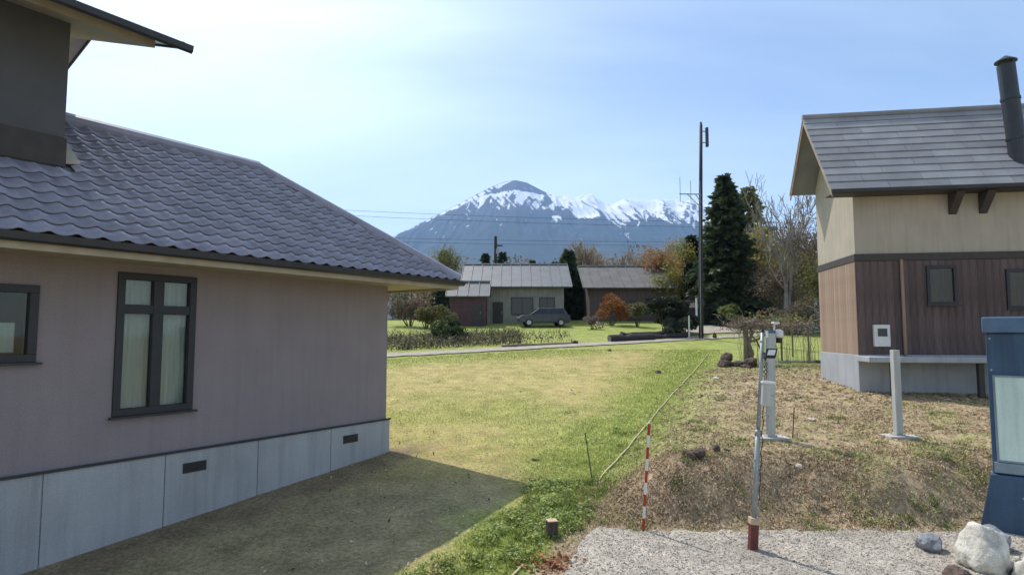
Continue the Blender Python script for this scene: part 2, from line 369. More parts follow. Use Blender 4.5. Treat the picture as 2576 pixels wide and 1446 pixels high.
# ------------------------------------------------------------------ ground sheet
def axis(parts):
    r = [np.arange(a, b, s) for a, b, s in parts]
    return np.concatenate(r + [[parts[-1][1]]])
def zones(x, y):
    """base colours of the ground materials by place: dry lawn, green lawn, terrace, bank soil, gravel; house shade put into the lawn colour"""
    u = urope(x, y)
    nz = fbm(x * 0.5, y * 0.5, 3); n2 = fbm(x * 1.7, y * 1.7, 9); n3 = fbm(x * 0.18, y * 0.18, 21)
    dry = np.stack([0.42 + 0 * x, 0.345 + 0 * x, 0.14 + 0 * x], -1)
    green = np.stack([0.265 + 0 * x, 0.32 + 0 * x, 0.075 + 0 * x], -1)
    straw = np.array((0.40, 0.31, 0.185)); soil = np.array((0.37, 0.265, 0.175))
    gm = sm(-3.6 - 0.06 * (y - 12) + 1.9 * sm(14.5, 12, y), -0.6, u + 2.2 * (nz - 0.5)) * 0.9
    gm = np.maximum(gm, sm(13.6, 11.6, y + 2 * (nz - .5)) * 0.95 * sm(-1.5, -0.2, x + 0.9 * (n2 - .5) + .45 * (y - 10)))
    gm = np.maximum(gm, sm(30, 34, y - 0.44 * x + 3 * (nz - 0.5)) * 0.75)
    gm = np.maximum(gm, sm(0.58, 0.74, n3) * 0.55)
    gm = np.maximum(gm, sm(0.55, 0.75, n2) * 0.35)
    gm = np.where(y > 44 + 0.44 * x * 0, np.maximum(gm, 0.85), gm)
    lawn = dry * (1 - gm[..., None]) + green * gm[..., None]
    shade_soil = sm(-1.0, -2.2, u + 1.3 * (n2 - .5)) * sm(15.5, 12.4, y + 2.2 * (nz - .5)) * 0.85  # bare dirt tone fitted to the house shadow wedge; shade put into the colour
    lawn = lawn * (1 - shade_soil[..., None]) + np.array((0.30, 0.25, 0.145)) * shade_soil[..., None]
    # terrace side
    tg = sm(2.8, 0.3, u + 1.8 * (nz - 0.5)) * sm(13.0, 15.0, y) * 0.85
    tg = np.maximum(tg, sm(24, 30, y + 4 * (nz - .5)) * 0.85)
    tg = np.maximum(tg, sm(0.6, 0.74, n2) * 0.5)
    ter = straw * (1 - tg[..., None]) + green * tg[..., None] * 1.05
    bk = sm(10.85, 11.3, y + 0.5 * (n2 - .5)) * sm(13.3, 12.3, y + 0.8 * (n2 - .5))
    dm = np.clip(bk * (0.55 + 0.9 * (nz - 0.3)), 0, 1)
    ter = ter * (1 - dm[..., None]) + soil * dm[..., None]
    r = sm(-0.15, 0.45, u + 0.9 * (n2 - 0.5) - 0.5 * sm(13, 11, y))
    c = lawn * (1 - r[..., None]) + ter * r[..., None]
    ds = sm(0.0, 0.5, u + 0.7 * (n2 - .5)) * sm(2.3, 1.5, u + .5 * (nz - .5)) * sm(11.9, 11.3, y)
    c = c * (1 - .9 * ds[..., None]) + np.array((0.36, 0.255, 0.175)) * .9 * ds[..., None]
    # bare soil strip by the house wall
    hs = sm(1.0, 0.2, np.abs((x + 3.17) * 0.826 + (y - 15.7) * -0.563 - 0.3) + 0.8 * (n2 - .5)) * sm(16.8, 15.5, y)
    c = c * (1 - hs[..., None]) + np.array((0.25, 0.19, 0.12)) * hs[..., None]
    return c, gm, r
xs = axis([(-9000, -1000, 800), (-1000, -100, 90), (-100, -20, 8), (-20, -6, 0.5), (-6, 14, 0.11), (14, 30, 0.5), (30, 120, 6), (120, 1200, 90), (1200, 9000, 780)])
ys = axis([(-300, -20, 40), (-20, 7, 1.5), (7, 18, 0.1), (18, 36, 0.25), (36, 66, 0.6), (66, 140, 4), (140, 1000, 60), (1000, 9000, 500)])
X, Y = np.meshgrid(xs, ys)
Z = g(X, Y)
rr = sm(0, 0.6, urope(X, Y)) * sm(11.0, 11.5, Y) * sm(40, 28, Y) * sm(40, 25, X)
bank = rr * sm(13.6, 12.4, Y)
Z = Z + bank * (0.16 * (fbm(X * 1.6, Y * 1.6, 5) - 0.5) + 0.10 * (fbm(X * 5, Y * 5, 8, 2) - 0.5)) + rr * 0.05 * (fbm(X * 2, Y * 2, 6) - .5)
Z = Z + 0.05 * (fbm(X * 1.1, Y * 1.1, 33) - 0.5) * sm(8, 10, Y) * sm(36, 30, Y) * sm(-8, -5, X) * sm(30, 20, X) * (1 - sm(0, .5, urope(X, Y)) * sm(11.4, 11.0, Y))
def surf(x, y): return gz(x, y)
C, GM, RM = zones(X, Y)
nx, ny = len(xs), len(ys)
I = (np.arange(ny - 1)[:, None] * nx + np.arange(nx - 1)[None]).reshape(-1)
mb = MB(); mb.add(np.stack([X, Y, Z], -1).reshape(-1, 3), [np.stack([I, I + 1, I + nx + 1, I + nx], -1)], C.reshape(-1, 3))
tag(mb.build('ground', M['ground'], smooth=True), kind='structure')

def sheet(name, m, P, Q, off, nsub, col=(0.4, 0.37, 0.32), wob=0.0, seed=0):
    """strip between two polylines P and Q that follows the ground"""
    P = np.array(P, float); Q = np.array(Q, float)
    t = np.linspace(0, len(P) - 1, nsub); i = np.minimum(t.astype(int), len(P) - 2); f = (t - i)[:, None]
    A = P[i] * (1 - f) + P[i + 1] * f; B = Q[i] * (1 - f) + Q[i + 1] * f
    if wob:
        A = A + (wob * (fbm(t * 3 + seed, t * 0, 4) - .5))[:, None] * np.array((0.3, 1)); B = B + (wob * (fbm(t * 3, t * 0 + 7 + seed, 5) - .5))[:, None] * np.array((0.3, 1))
    k = 24; s = np.linspace(0, 1, k)[:, None, None]
    G = A[None] * (1 - s) + B[None] * s
    z = g(G[..., 0], G[..., 1]) + off
    n = nsub; I = (np.arange(k - 1)[:, None] * n + np.arange(n - 1)[None]).reshape(-1)
    b = MB(); cc = np.array(col)[None, None] * (0.85 + 0.3 * fbm(G[..., 0] * .8, G[..., 1] * .8, 40 + seed))[..., None]
    b.add(np.concatenate([G, z[..., None]], -1).reshape(-1, 3), [np.stack([I, I + 1, I + n + 1, I + n], -1)], cc.reshape(-1, 3))
    return tag(b.build(name, m, smooth=True, recalc=False), kind='structure')
# gravel yard at the foot of the bank
gx = np.linspace(0.05, 18, 40)
sheet('gravel_yard', M['gravel'], [(-0.6, 5.0)] + [(x - 0.3, 5.0) for x in gx[1:]],
      [(1.15, 10.55)] + [(x + 1.0, 11.02 + 0.07 * math.sin(x * 1.7)) for x in gx[1:]], 0.03, 160, (0.41, 0.365, 0.305), 0.5)
# dirt track across the far side of the lawn, and the yard it opens into
tx = np.linspace(-30, 40, 60)
sheet('dirt_track', M['path'], [(x, 34.45 + 0.44 * (x + 2.6)) for x in tx], [(x, 35.9 + 0.44 * (x + 2.6)) for x in tx], 0.05, 200, (1, 1, 1), 0.5, 3)
sheet('dirt_drive', M['path'], [(12.3, 44.0), (16, 45.6), (21, 46.6), (28, 49)], [(13.6, 50.5), (17.5, 52.5), (23, 53), (29, 55)], 0.07, 60, (1, 1, 1), 0.6, 5)

# ------------------------------------------------------------------ mountain
RIDGE = [(-9000, 150), (-5200, 230), (-3600, 300), (-2470, 430), (-1638, 824), (-1219, 1059), (-967, 1187), (-755, 1294), (-544, 1402), (-374, 1497), (-204, 1583), (-77, 1631), (38, 1648), (158, 1622), (264, 1566), (391, 1497), (476, 1488), (604, 1475), (689, 1462), (774, 1484), (859, 1497), (901, 1449), (986, 1398), (1049, 1372), (1113, 1410), (1199, 1445), (1284, 1428), (1411, 1419), (1539, 1441), (1666, 1432), (1794, 1428), (1921, 1428), (2048, 1402), (2174, 1350), (2594, 1187), (3432, 931), (4682, 591), (6500, 330), (9000, 200)]
RX = np.array([a for a, b in RIDGE], float); RZ = np.array([b for a, b in RIDGE], float)
mx_ = axis([(-9000, -1800, 180), (-1800, 2500, 8), (2500, 9000, 180)])
my_ = axis([(1500, 3600, 60), (3600, 6560, 16), (6560, 9000, 80)])
X, Y = np.meshgrid(mx_, my_)
crest = np.interp(X, RX, RZ)
YC = 6500.0
t = np.clip((Y - 1500) / (YC - 1500), 0, 1); tb = np.clip((Y - YC) / 2500, 0, 1)
wf = np.where(Y <= YC, t ** 2.1, (1 - tb) ** 1.3)
H = 40 + (crest - 40) * wf
cone = np.exp(-((X - 40) / 330) ** 2)
wx = X + 150 * (fbm(X / 420, Y / 700, 2) - 0.5) + 0.10 * (Y - 5000) * np.sin(X / 420.)
ridgy = 1 - np.abs(2 * fbm(wx / 170, Y / 900, 11, 4) - 1)
fine = 1 - np.abs(2 * fbm(wx / 60, Y / 300, 14, 3) - 1)
amp = np.clip((t - 0.62) / 0.3, 0, 1) * np.clip((1 - t) / 0.05, 0, 1) * (1 - 0.85 * cone * (t > 0.8)) * (X > -1500)
H = H + amp * (130 * (ridgy - 0.62) + 50 * (fine - 0.6)) * np.clip(crest / 1400, 0, 1)
H = H + np.where(t > 0.985, 26 * (fbm(X / 30, Y / 60, 17, 3) - .5) * (X > 350), 0)
elev = H
below = crest - elev
# snow: bands of slanting streaks under the rim, a field under the bare cone, a strip along the left ridge
w1 = fbm(X / 300, elev / 300, 51, 3); sl_ = 0.55 * np.sin(X / 260. + 2 * w1)
st1 = fbm((X + sl_ * below + 90 * (w1 - .5)) / 36, elev / 280, 52, 3)
st2 = fbm((X - 0.5 * below + 70 * (w1 - .5)) / 22, elev / 150, 57, 2)
stk = 0.52 * st1 + 0.36 * st2 + 0.22 * (0.62 - ridgy) + 0.06
patch = fbm(X / 210, elev / 160, 29, 3)
dr = sm(330, 390, X) * (1.02 - 0.20 * sm(20, 180, below) - 0.78 * sm(190, 640, below + 230 * (patch - .5)))
dc = sm(-620, -380, X) * sm(480, 360, X) * sm(1500, 1455, elev + 0.10 * np.abs(X - 60) + 60 * (st1 - .5)) * (0.98 - 0.36 * sm(1440, 1340, elev) - 0.66 * sm(1330, 1040, elev + 190 * (patch - .5)))
cap = sm(1490, 1530, elev + 30 * (st1 - .5)) * sm(420, 330, np.abs(X - 60)) * 0.10
dens_ = np.maximum(np.maximum(dr, dc), cap)
snow = sm(-0.012, 0.018, stk - (0.775 - 0.49 * dens_)) * (dens_ > 0.02)
wl = np.interp(X, [-1400, -900, -400, -150, 20], [22, 60, 120, 100, 0])
left = sm(-1500, -1300, X) * sm(1.0, 0.75, below / np.maximum(wl, 1) + 0.7 * (st1 - .5)) * sm(6, 16, below) * (wl > 3)
snow = np.maximum(snow, left * (st2 > 0.34))
spots = sm(0.86, 0.89, fbm(X / 45, elev / 38, 63, 2)) * (elev > 800) * (elev < 1250)
snow = np.maximum(snow, spots)
rock = np.array((0.085, 0.08, 0.085)); forest = np.array((0.05, 0.06, 0.05))
fm = sm(1250, 950, elev + 200 * (patch - .5))
C = rock * (1 - fm[..., None]) + forest * fm[..., None]
C = C * (0.75 + 0.5 * fbm(X / 90, Y / 90, 41))[..., None]
C = C * (1 - snow[..., None]) + np.array((0.82, 0.84, 0.88)) * snow[..., None]
nx, ny = len(mx_), len(my_)
I = (np.arange(ny - 1)[:, None] * nx + np.arange(nx - 1)[None]).reshape(-1)
M['mountain'] = mat('mountain_rock_and_snow', (1, 1, 1), (0.9, 0.9, 0.9), 0.95, 0.01, usecol=True, spec=0.1)
mb = MB(); mb.add(np.stack([X, Y, H], -1).reshape(-1, 3), [np.stack([I, I + 1, I + nx + 1, I + nx], -1)], C.reshape(-1, 3))
tag(mb.build('mountain', M['mountain'], smooth=True, recalc=False), kind='structure')

# ------------------------------------------------------------------ haze
hm = bpy.data.materials.new('haze_air'); hm.use_nodes = True
t_ = hm.node_tree; t_.nodes.clear(); o_ = t_.nodes.new('ShaderNodeOutputMaterial'); pv = t_.nodes.new('ShaderNodeVolumePrincipled')
pv.inputs['Color'].default_value = (0.33, 0.57, 1.0, 1); pv.inputs['Density'].default_value = 0.00008; pv.inputs['Anisotropy'].default_value = 0.15
t_.links.new(pv.outputs[0], o_.inputs['Volume'])
hb = MB(); hb.box(-9500, 9500, -400, 9400, -7.6, 1720)
ho = hb.build('haze', hm); tag(ho, kind='stuff')

# ------------------------------------------------------------------ left house
CX0, CY0, BZ = -3.17, 15.7, 0.30
ux, uy = 0.5633, 0.8262
LH = thing('house', 'mauve grey plastered house with purple grey ribbed hip roof close on the left', 'house', (CX0, CY0, BZ), math.atan2(uy, ux))
def zb(z): return z - BZ
ZP, ZW, ZE, ZR, OV, HALF = 1.32, 4.68, 4.80, 7.50, 1.28, 3.56
FAR = 4.5
# wall with two window openings: panels butted round the holes
W1 = (-6.30, -4.98, 2.06, 4.47); W0 = (-8.9, -7.45, 3.02, 4.16)
b = MB()
def wallpiece(b, x0, x1, z0, z1, y0=0.0, y1=0.16):
    if x1 > x0 and z1 > z0: b.box(x0, x1, y0, y1, zb(z0), zb(z1))
for x0, x1, z0, z1 in ((-14, W0[0], ZP, ZW), (W0[0], W0[1], ZP, W0[2]), (W0[0], W0[1], W0[3], ZW), (W0[1], W1[0], ZP, ZW), (W1[0], W1[1], ZP, W1[2]), (W1[0], W1[1], W1[3], ZW), (W1[1], 0, ZP, ZW)):
    wallpiece(b, x0, x1, z0, z1)
b.box(-0.16, 0, 0.16, FAR, zb(ZP), zb(ZW)); b.box(-14, -0.16, FAR - 0.16, FAR, zb(ZP), zb(ZW))
b.build('wall', M['plaster'], LH)
b = MB(); b.box(-14, 0.045, -0.045, FAR + .06, zb(-0.6), zb(ZP) - .004); pl_ = b.build('plinth', M['plinth'], LH)
x = 0.06
for k in range(8):
    b = MB(); b.box(x - 1.82, x, -0.075, -0.045, zb(-0.6), zb(ZP)); b.build('plinth_panel', M['plinth'], LH, bevel=0.012); x -= 1.832
for vx in (-1.2, -4.9, -8.5):
    b = MB(); b.box(vx - .22, vx + .22, -.083, -.074, zb(ZP) - .42, zb(ZP) - .24)
    vt = b.build('vent', M['gutter'], LH)
    for q in range(4):
        b = MB(); b.box(vx - .2, vx + .2, -.096, -.083, zb(ZP) - .41 + q * .042, zb(ZP) - .39 + q * .042); b.build('louvre', M['frame'], vt)
b = MB(); b.box(-14, 0.075, -0.10, -0.0751, zb(ZP) - 0.03, zb(ZP) + 0.015); b.build('drip_edge', M['gutter'], LH)
def window(parent, x0, x1, z0, z1, cols, transom=None, curtain=True, y=0.0, fw=0.10, name='window', cur='curtain', z_off=zb, depth=.1):
    f = MB(); bw = fw
    Z0, Z1 = z_off(z0), z_off(z1)
    f.box(x0 - 0.02, x1 + 0.02, y - 0.04, y + depth, Z0 - 0.02, Z0 + bw); f.box(x0 - 0.02, x1 + 0.02, y - 0.04, y + depth, Z1 - bw, Z1 + 0.02)
    f.box(x0 - 0.02, x0 + bw, y - 0.04, y + depth, Z0 + bw, Z1 - bw); f.box(x1 - bw, x1 + 0.02, y - 0.04, y + depth, Z0 + bw, Z1 - bw)
    step = (x1 - x0) / cols
    for k in range(1, cols):
        f.box(x0 + k * step - bw * 0.9, x0 + k * step + bw * 0.9, y - 0.035, y + depth - .005, Z0 + bw, Z1 - bw)
    if transom:
        zt = z_off(transom)
        for k in range(cols):
            a = x0 + k * step + (bw if k == 0 else bw * .9); c = x0 + (k + 1) * step - (bw if k == cols - 1 else bw * .9)
            f.box(a, c, y - 0.03, y + depth - .01, zt - bw * 0.8, zt + bw * 0.8)
    wo = f.build(name, M['frame'], parent, bevel=0.006)
    for k in range(cols):
        a = x0 + k * step; c = a + step
        for (p, q) in ([(Z0, z_off(transom)), (z_off(transom), Z1)] if transom else [(Z0, Z1)]):
            gb = MB(); gb.box(a + bw * .5, c - bw * .5, y + 0.03, y + 0.036, p + bw * .5, q - bw * .5); gb.build('pane', M['glass'], wo)
    sb_ = MB(); sb_.box(x0 - .08, x1 + .08, y - .11, y - .041, Z0 - .06, Z0 - .022); sb_.build('sill', M['gutter'], wo)
    if curtain:
        n = 14
        for k in range(cols):
            a = x0 + k * step + 0.04; c = a + step - 0.08
            cb = MB(); vs = []; 
            for i in range(n * 2 + 1):
                xx = a + (c - a) * i / (2 * n); yy = y + 0.16 + 0.02 * math.sin(i * 1.6 + k)
                vs += [(xx, yy, Z0 + 0.04), (xx, yy, Z1 - 0.04)]
            cb.add(vs, [[(2 * i, 2 * i + 2, 2 * i + 3, 2 * i + 1) for i in range(2 * n)]])
            cb.build(cur, M[cur] if cur in M else M['curtain'], wo, smooth=True, recalc=False)
    bk = MB(); bk.box(x0, x1, y + 0.5, y + 0.52, Z0, Z1)
    bk.build('interior', M['dark'], wo)
    return wo
window(LH, *W1[:2], *W1[2:], 2, transom=3.86)
w0 = window(LH, *W0[:2], *W0[2:], 2, curtain=False)
# one curtain drawn to the side in the left window
cb = MB(); cb.box(-7.98, -7.66, 0.17, 0.19, zb(3.15), zb(3.6)); cb.build('curtain', M['curtain'], w0)
# soffit, fascia, gutter
b = MB(); b.box(-14, OV - .03, -OV + .03, -0.0, zb(ZW) - 0.04, zb(ZW)); b.box(0, OV - .03, 0, FAR + OV, zb(ZW) - 0.04, zb(ZW)); b.build('soffit', M['soffit'], LH)
b = MB(); b.box(-14, OV, -OV - 0.0, -OV + 0.035, zb(ZW) - 0.10, zb(ZE) - .01); b.box(OV - 0.035, OV, -OV + 0.035, FAR + OV, zb(ZW) - 0.10, zb(ZE) - .01); b.build('fascia', M['soffit'], LH)
def gutter(parent, x0, x1, y, z, name='gutter', axis_y=False):
    prof = [(0.0, 0.0), (-0.02, -0.09), (-0.07, -0.12), (-0.12, -0.09), (-0.14, 0.01), (-0.125, 0.01), (-0.105, -0.08), (-0.07, -0.105), (-0.035, -0.08), (-0.015, 0.0)]
    b = MB()
    if not axis_y: b.prism([(y + p[0], z + p[1]) for p in prof], x0, x1, 'yz')
    else: b.prism([(y - p[0], z + p[1]) for p in prof], x0, x1, 'xz')
    return b.build(name, M['gutter'], parent)
gutter(LH, -14, OV + .12, -OV, zb(ZE) - 0.005)
gutter(LH, -OV, FAR + OV, OV, zb(ZE) - 0.005, axis_y=True)
# wave tiled roof: the 300 tiles that show largest are parts, the rest one joined part
slope = (ZR - ZE) / HALF
ZT = 0.06
def ytop(xx):
    lim = -OV + HALF if xx < OV - HALF else -OV + (OV - xx)
    return min(lim, 0.6) if xx < -7.0 else lim
for (xa, xb) in ((-14, -7.0), (-7.0, OV - HALF), (OV - HALF, OV)):
    e_ = 1e-4; ya, yb2 = ytop(xa + e_), ytop(xb - e_)
    P = [(xa, -OV, zb(ZE) - .005), (xb, -OV, zb(ZE) - .005), (xb, yb2, zb(ZE) - .005 + slope * (yb2 + OV)), (xa, ya, zb(ZE) - .005 + slope * (ya + OV))]
    if yb2 <= -OV + .01: P = [P[0], P[1], P[3]]
    b = MB(); b.slab(P, 0.03); b.build('roof_deck', M['roofmetal'], LH)
TW, TL = 0.34, 0.315
cs_, sn_ = 1 / math.hypot(1, slope), slope / math.hypot(1, slope)
def tile_geo():
    n = 9; v = []
    prof = []
    for k in range(n):
        q = k / (n - 1); prof.append((q * TW, 0.045 * (0.5 - 0.5 * math.cos(2 * math.pi * min(1, q / .62))) if q < .62 else -0.012 * math.sin((q - .62) / .38 * math.pi)))
    for (d, h) in ((-.03, .052), (-.03, .072), (TL + .01, .035)):
        for (px, pz) in prof: v.append((px, d * cs_ - (pz + h) * sn_, d * sn_ + (pz + h) * cs_))
    f = []
    for r_ in range(2):
        for k in range(n - 1): f.append((r_ * n + k, r_ * n + k + 1, (r_ + 1) * n + k + 1, (r_ + 1) * n + k))
    return np.array(v), np.array(f)
TV, TF = tile_geo()
b = MB(); b.add(TV, [TF]); tile0 = b.build('tile', M['roofmetal'], LH, smooth=True, recalc=False); tile0.data.materials[0] = M['roofmetal']
places = []
nrow = int((HALF / cs_) / TL) + 1
for r_ in range(nrow):
    d = r_ * TL; yy_ = -OV + d * cs_; zz_ = zb(ZE) + d * sn_
    x = OV - TW
    while x > -13:
        if yy_ + TL * cs_ * .55 < ytop(x + TW / 2): places.append((x, yy_, zz_))
        x -= TW
vis = sorted([p for p in places if p[0] > -8.6], key=lambda p: (math.hypot(p[0] + 9, 0) + 2.0 * (p[1] + OV)))
rest = [p for p in places if p[0] <= -8.6] + vis[300:]
vis = vis[:300]; tile0.location = vis[0]
for p in vis[1:]:
    o = tile0.copy(); COL.objects.link(o); o.parent = LH; o.location = p
b = MB()
for p in rest: b.add(TV + np.array(p), [TF])
b.build('upper_tiles', M['roofmetal'], LH, smooth=True, recalc=False)['kind'] = 'stuff'
b = MB()
hx = OV - HALF
P0 = (OV, -OV, zb(ZE) + .03); P1 = (hx, -OV + HALF, zb(ZR) + .03); yb = -OV + 2 * HALF
b.slab([P0, (OV, yb, zb(ZE) + ZT), P1], 0.03)
b.slab([(OV, yb, zb(ZE) + ZT), (-14, yb, zb(ZE) + ZT), (-14, -OV + HALF, zb(ZR) + ZT), P1], 0.03)
b.build('rear_roof', M['roofmetal'], LH)
b = MB(); b.tube([(P0[0], P0[1], P0[2] + .03), (P1[0], P1[1], P1[2] + .04)], 0.13, 10); b.build('hip_cap', M['roofmetal'], LH)
b = MB(); b.tube([(P1[0], P1[1], P1[2] + .04), (-6.98, P1[1], P1[2] + .04)], 0.15, 10); b.build('ridge_cap', M['roofmetal'], LH)
# upper storey block
UX, UY, UD, UP_ = -7.0, 0.6, 5.2, 0.33
ZU = 8.76                                  # soffit height at the front wall
def uz(y): return zb(ZU) + UP_ * (min(y, UY + UD / 2) - UY) - UP_ * max(0, y - UY - UD / 2)
b = MB(); b.prism([(UY, zb(4.9)), (UY + UD, zb(4.9)), (UY + UD, uz(UY + UD)), (UY + UD / 2, uz(UY + UD / 2)), (UY, uz(UY))], -15, UX, 'yz'); b.build('upper_wall', M['plaster_dark'], LH)
b = MB(); b.box(-15, UX + 0.03, UY - 0.03, UY, zb(ZE + slope * (UY + OV)) + .02, zb(ZE + slope * (UY + OV)) + 0.52); b.build('skirting_board', M['trim'], LH)
b = MB()
b.slab([(UX + 0.0, -OV + HALF, zb(ZR) + ZT + .015), (UX + 0.0, UY, zb(ZE) + ZT + slope * (UY + OV) + .015), (UX + 0.26, UY, zb(ZE) + ZT + slope * (UY + OV) + .06), (UX + 0.26, -OV + HALF, zb(ZR) + ZT + .06)], -0.03)
b.build('flashing', M['flash'], LH)
SX, SY = UX + 0.95, UY - 0.95               # boxed soffit
def slope_slab(b, x0, x1, ya, yb_, lo, hi):
    b.prism([(ya, uz(ya) + lo), (yb_, uz(yb_) + lo), (yb_, uz(yb_) + hi), (ya, uz(ya) + hi)], x0, x1, 'yz')
b = MB(); slope_slab(b, -16, SX, SY, UY + UD / 2, .0, .16); slope_slab(b, -16, SX, UY + UD / 2 + .001, UY + UD + .95, .0, .16); b.build('upper_soffit', M['soffit'], LH)
RX_, RY_ = UX + 1.28, UY - 1.22
b = MB(); slope_slab(b, -16, RX_, RY_, UY + UD / 2, .163, .24); slope_slab(b, -16, RX_, UY + UD / 2 + .001, UY + UD + 1.22, .163, .24); b.build('upper_roof', M['roofmetal'], LH)
b = MB(); slope_slab(b, RX_, RX_ + .035, RY_ - .02, UY + UD / 2, .13, .27); slope_slab(b, RX_, RX_ + .035, UY + UD / 2 + .001, UY + UD + 1.24, .13, .27); b.build('barge_board', M['gutter'], LH)
gutter(LH, -16, RX_ + .14, RY_, uz(RY_) + .19, 'upper_gutter')

# ------------------------------------------------------------------ right house
RB = 1.40
RH = thing('house', 'two storey house with steep grey roof, cream upper wall and brown boarded lower wall', 'house', (12.05, 21.5, RB), math.atan2(-0.16, 1.0))
def zr(z): return z - RB
LN, DP = 13.0, 3.9
zp, zm, zc = 2.72, 6.12, 8.28
b = MB(); b.box(-0.05, LN, -0.05, DP, zr(0.9), zr(zp)); b.build('plinth', M['plinth'], RH, bevel=.02)
b = MB(); b.box(-0.12, LN, -1.15, -0.05, zr(zp) - 0.22, zr(zp) - 0.04); b.build('porch_slab', M['plinth'], RH, bevel=.02)
for px in (0.6, 3.2, 5.8, 8.4):
    b = MB(); b.box(px, px + 0.16, -1.0, -0.84, zr(1.2), zr(zp) - 0.22); b.build('porch_post', M['trim'], RH)
b = MB(); b.box(0, LN, 0, DP, zr(zp), zr(zm)); b.build('lower_wall', M['brown'], RH)
bp0 = None
holes = [(2.25, 3.15, 4.45, 5.75), (4.7, 5.6, 4.3, 5.6)]
board = MB(); board.box(0, 0.235, -0.028, -0.004, zr(zp) + 0.01, zr(zm) - 0.15)
bp0 = board.build('board', M['brown'], RH, bevel=.004)
xx = 0.24
while xx < 8.0:
    o = bp0.copy(); COL.objects.link(o); o.parent = RH; o.location = (xx, 0, 0); xx += 0.24
sb = MB(); sb.box(-0.028, -0.004, 0, 0.235, zr(zp) + 0.01, zr(zm) - 0.15); sb0 = sb.build('board', M['tan'], RH, bevel=.004)
yy = 0.24
while yy < DP - .1:
    o = sb0.copy(); COL.objects.link(o); o.parent = RH; o.location = (0, yy, 0); yy += 0.24
b = MB(); b.box(0, LN, 0, DP, zr(zm), zr(zc)); b.build('upper_wall', M['cream'], RH)
b = MB(); b.box(-0.05, LN, -0.06, 0, zr(zm) - 0.14, zr(zm) + 0.10); b.box(-0.05, 0, 0, DP, zr(zm) - 0.14, zr(zm) + 0.10); b.build('belt_board', M['trim'], RH)
for h in holes: window(RH, *h, 1, curtain=True, y=-0.06, fw=0.08, z_off=zr, depth=.05)
# gable end and roof
ov, go = 0.75, 0.95
ze, zrg = 8.33, 11.85
yr = 2.1; ovr = 0.3
sl2 = (zrg - ze) / (yr + ov)
b = MB(); b.prism([(0, zr(zc)), (DP, zr(zc)), (DP, zr(zrg) - 0.25 - sl2 * (DP - yr)), (yr, zr(zrg) - 0.25)], 0.0, 0.14, 'yz'); b.build('gable', M['cream'], RH)
nrow = 11
for r_ in range(nrow):
    f0, f1 = r_ / nrow, (r_ + 1) / nrow
    def pt(f, x, up): return (x, -ov + f * (yr + ov), zr(ze) + f * (zrg - ze) + up)
    xa = -go; k_ = 0
    while xa < LN - .01:
        wd_ = (1.15 if (r_ % 2 and k_ == 0) else 1.9); xb = min(LN, xa + wd_ - .012); k_ += 1
        b = MB(); b.slab([pt(f0, xa, 0.075), pt(f0, xb, 0.075), pt(f1, xb, 0.045), pt(f1, xa, 0.045)], 0.05)
        b.build('roof_sheet', M['slate'], RH); xa += wd_
        if xa > 8.5: break
    if xa < LN:
        b = MB(); b.slab([pt(f0, xa, 0.075), pt(f0, LN, 0.075), pt(f1, LN, 0.045), pt(f1, xa, 0.045)], 0.05); b.build('roof_sheet', M['slate'], RH)
b = MB(); zre = zr(zrg) - sl2 * (DP + ovr - yr)
b.slab([(-go, DP + ovr, zre + .04), (-go, yr, zr(zrg) + .04), (LN, yr, zr(zrg) + .04), (LN, DP + ovr, zre + .04)], 0.05); b.build('rear_roof', M['slate'], RH)
b = MB(); b.tube([(-go, yr, zr(zrg) + .08), (LN, yr, zr(zrg) + .08)], .11, 8); b.build('ridge_cap', M['slate'], RH)
b = MB()
b.slab([(-go + .02, -ov + .02, zr(ze) - .20), (-go + .02, -ov + .02, zr(ze) + .01), (-go + .02, yr, zr(zrg)), (-go + .02, yr, zr(zrg) - .22)], 0.04)
b.slab([(-go + .02, DP + ovr - .02, zre - .20), (-go + .02, yr, zr(zrg) - .22), (-go + .02, yr, zr(zrg)), (-go + .02, DP + ovr - .02, zre + .01)], 0.04)
b.build('barge_board', M['tan'], RH)
b = MB(); b.box(-go + .05, LN, -ov + 0.02, 0, zr(zc) - 0.03, zr(zc) + .0); b.build('soffit', M['trim'], RH)
gutter(RH, -go, LN, -ov, zr(ze) + .02)
for bx in (3.05, 4.0):
    b = MB(); b.prism([(0, zr(zc) - .05), (-0.62, zr(zc) - .05), (-0.5, zr(zc) - .22), (0, zr(zc) - .75)], bx, bx + 0.26, 'yz'); b.build('eave_bracket', M['trim'], RH, bevel=.01)
b = MB(); b.box(0.45, 0.95, -0.20, -0.03, zr(3.0), zr(3.75)); mbx = b.build('meter_box', M['white'], RH, bevel=.015)
b = MB(); b.box(0.55, 0.85, -0.212, -0.20, zr(3.35), zr(3.62)); b.build('meter_glass', M['carglass'], mbx)
b = MB(); b.tube([(1.45, -0.09, zr(2.7)), (1.45, -0.09, zr(6.0))], 0.055, 8); b.build('downpipe', M['tan'], RH)
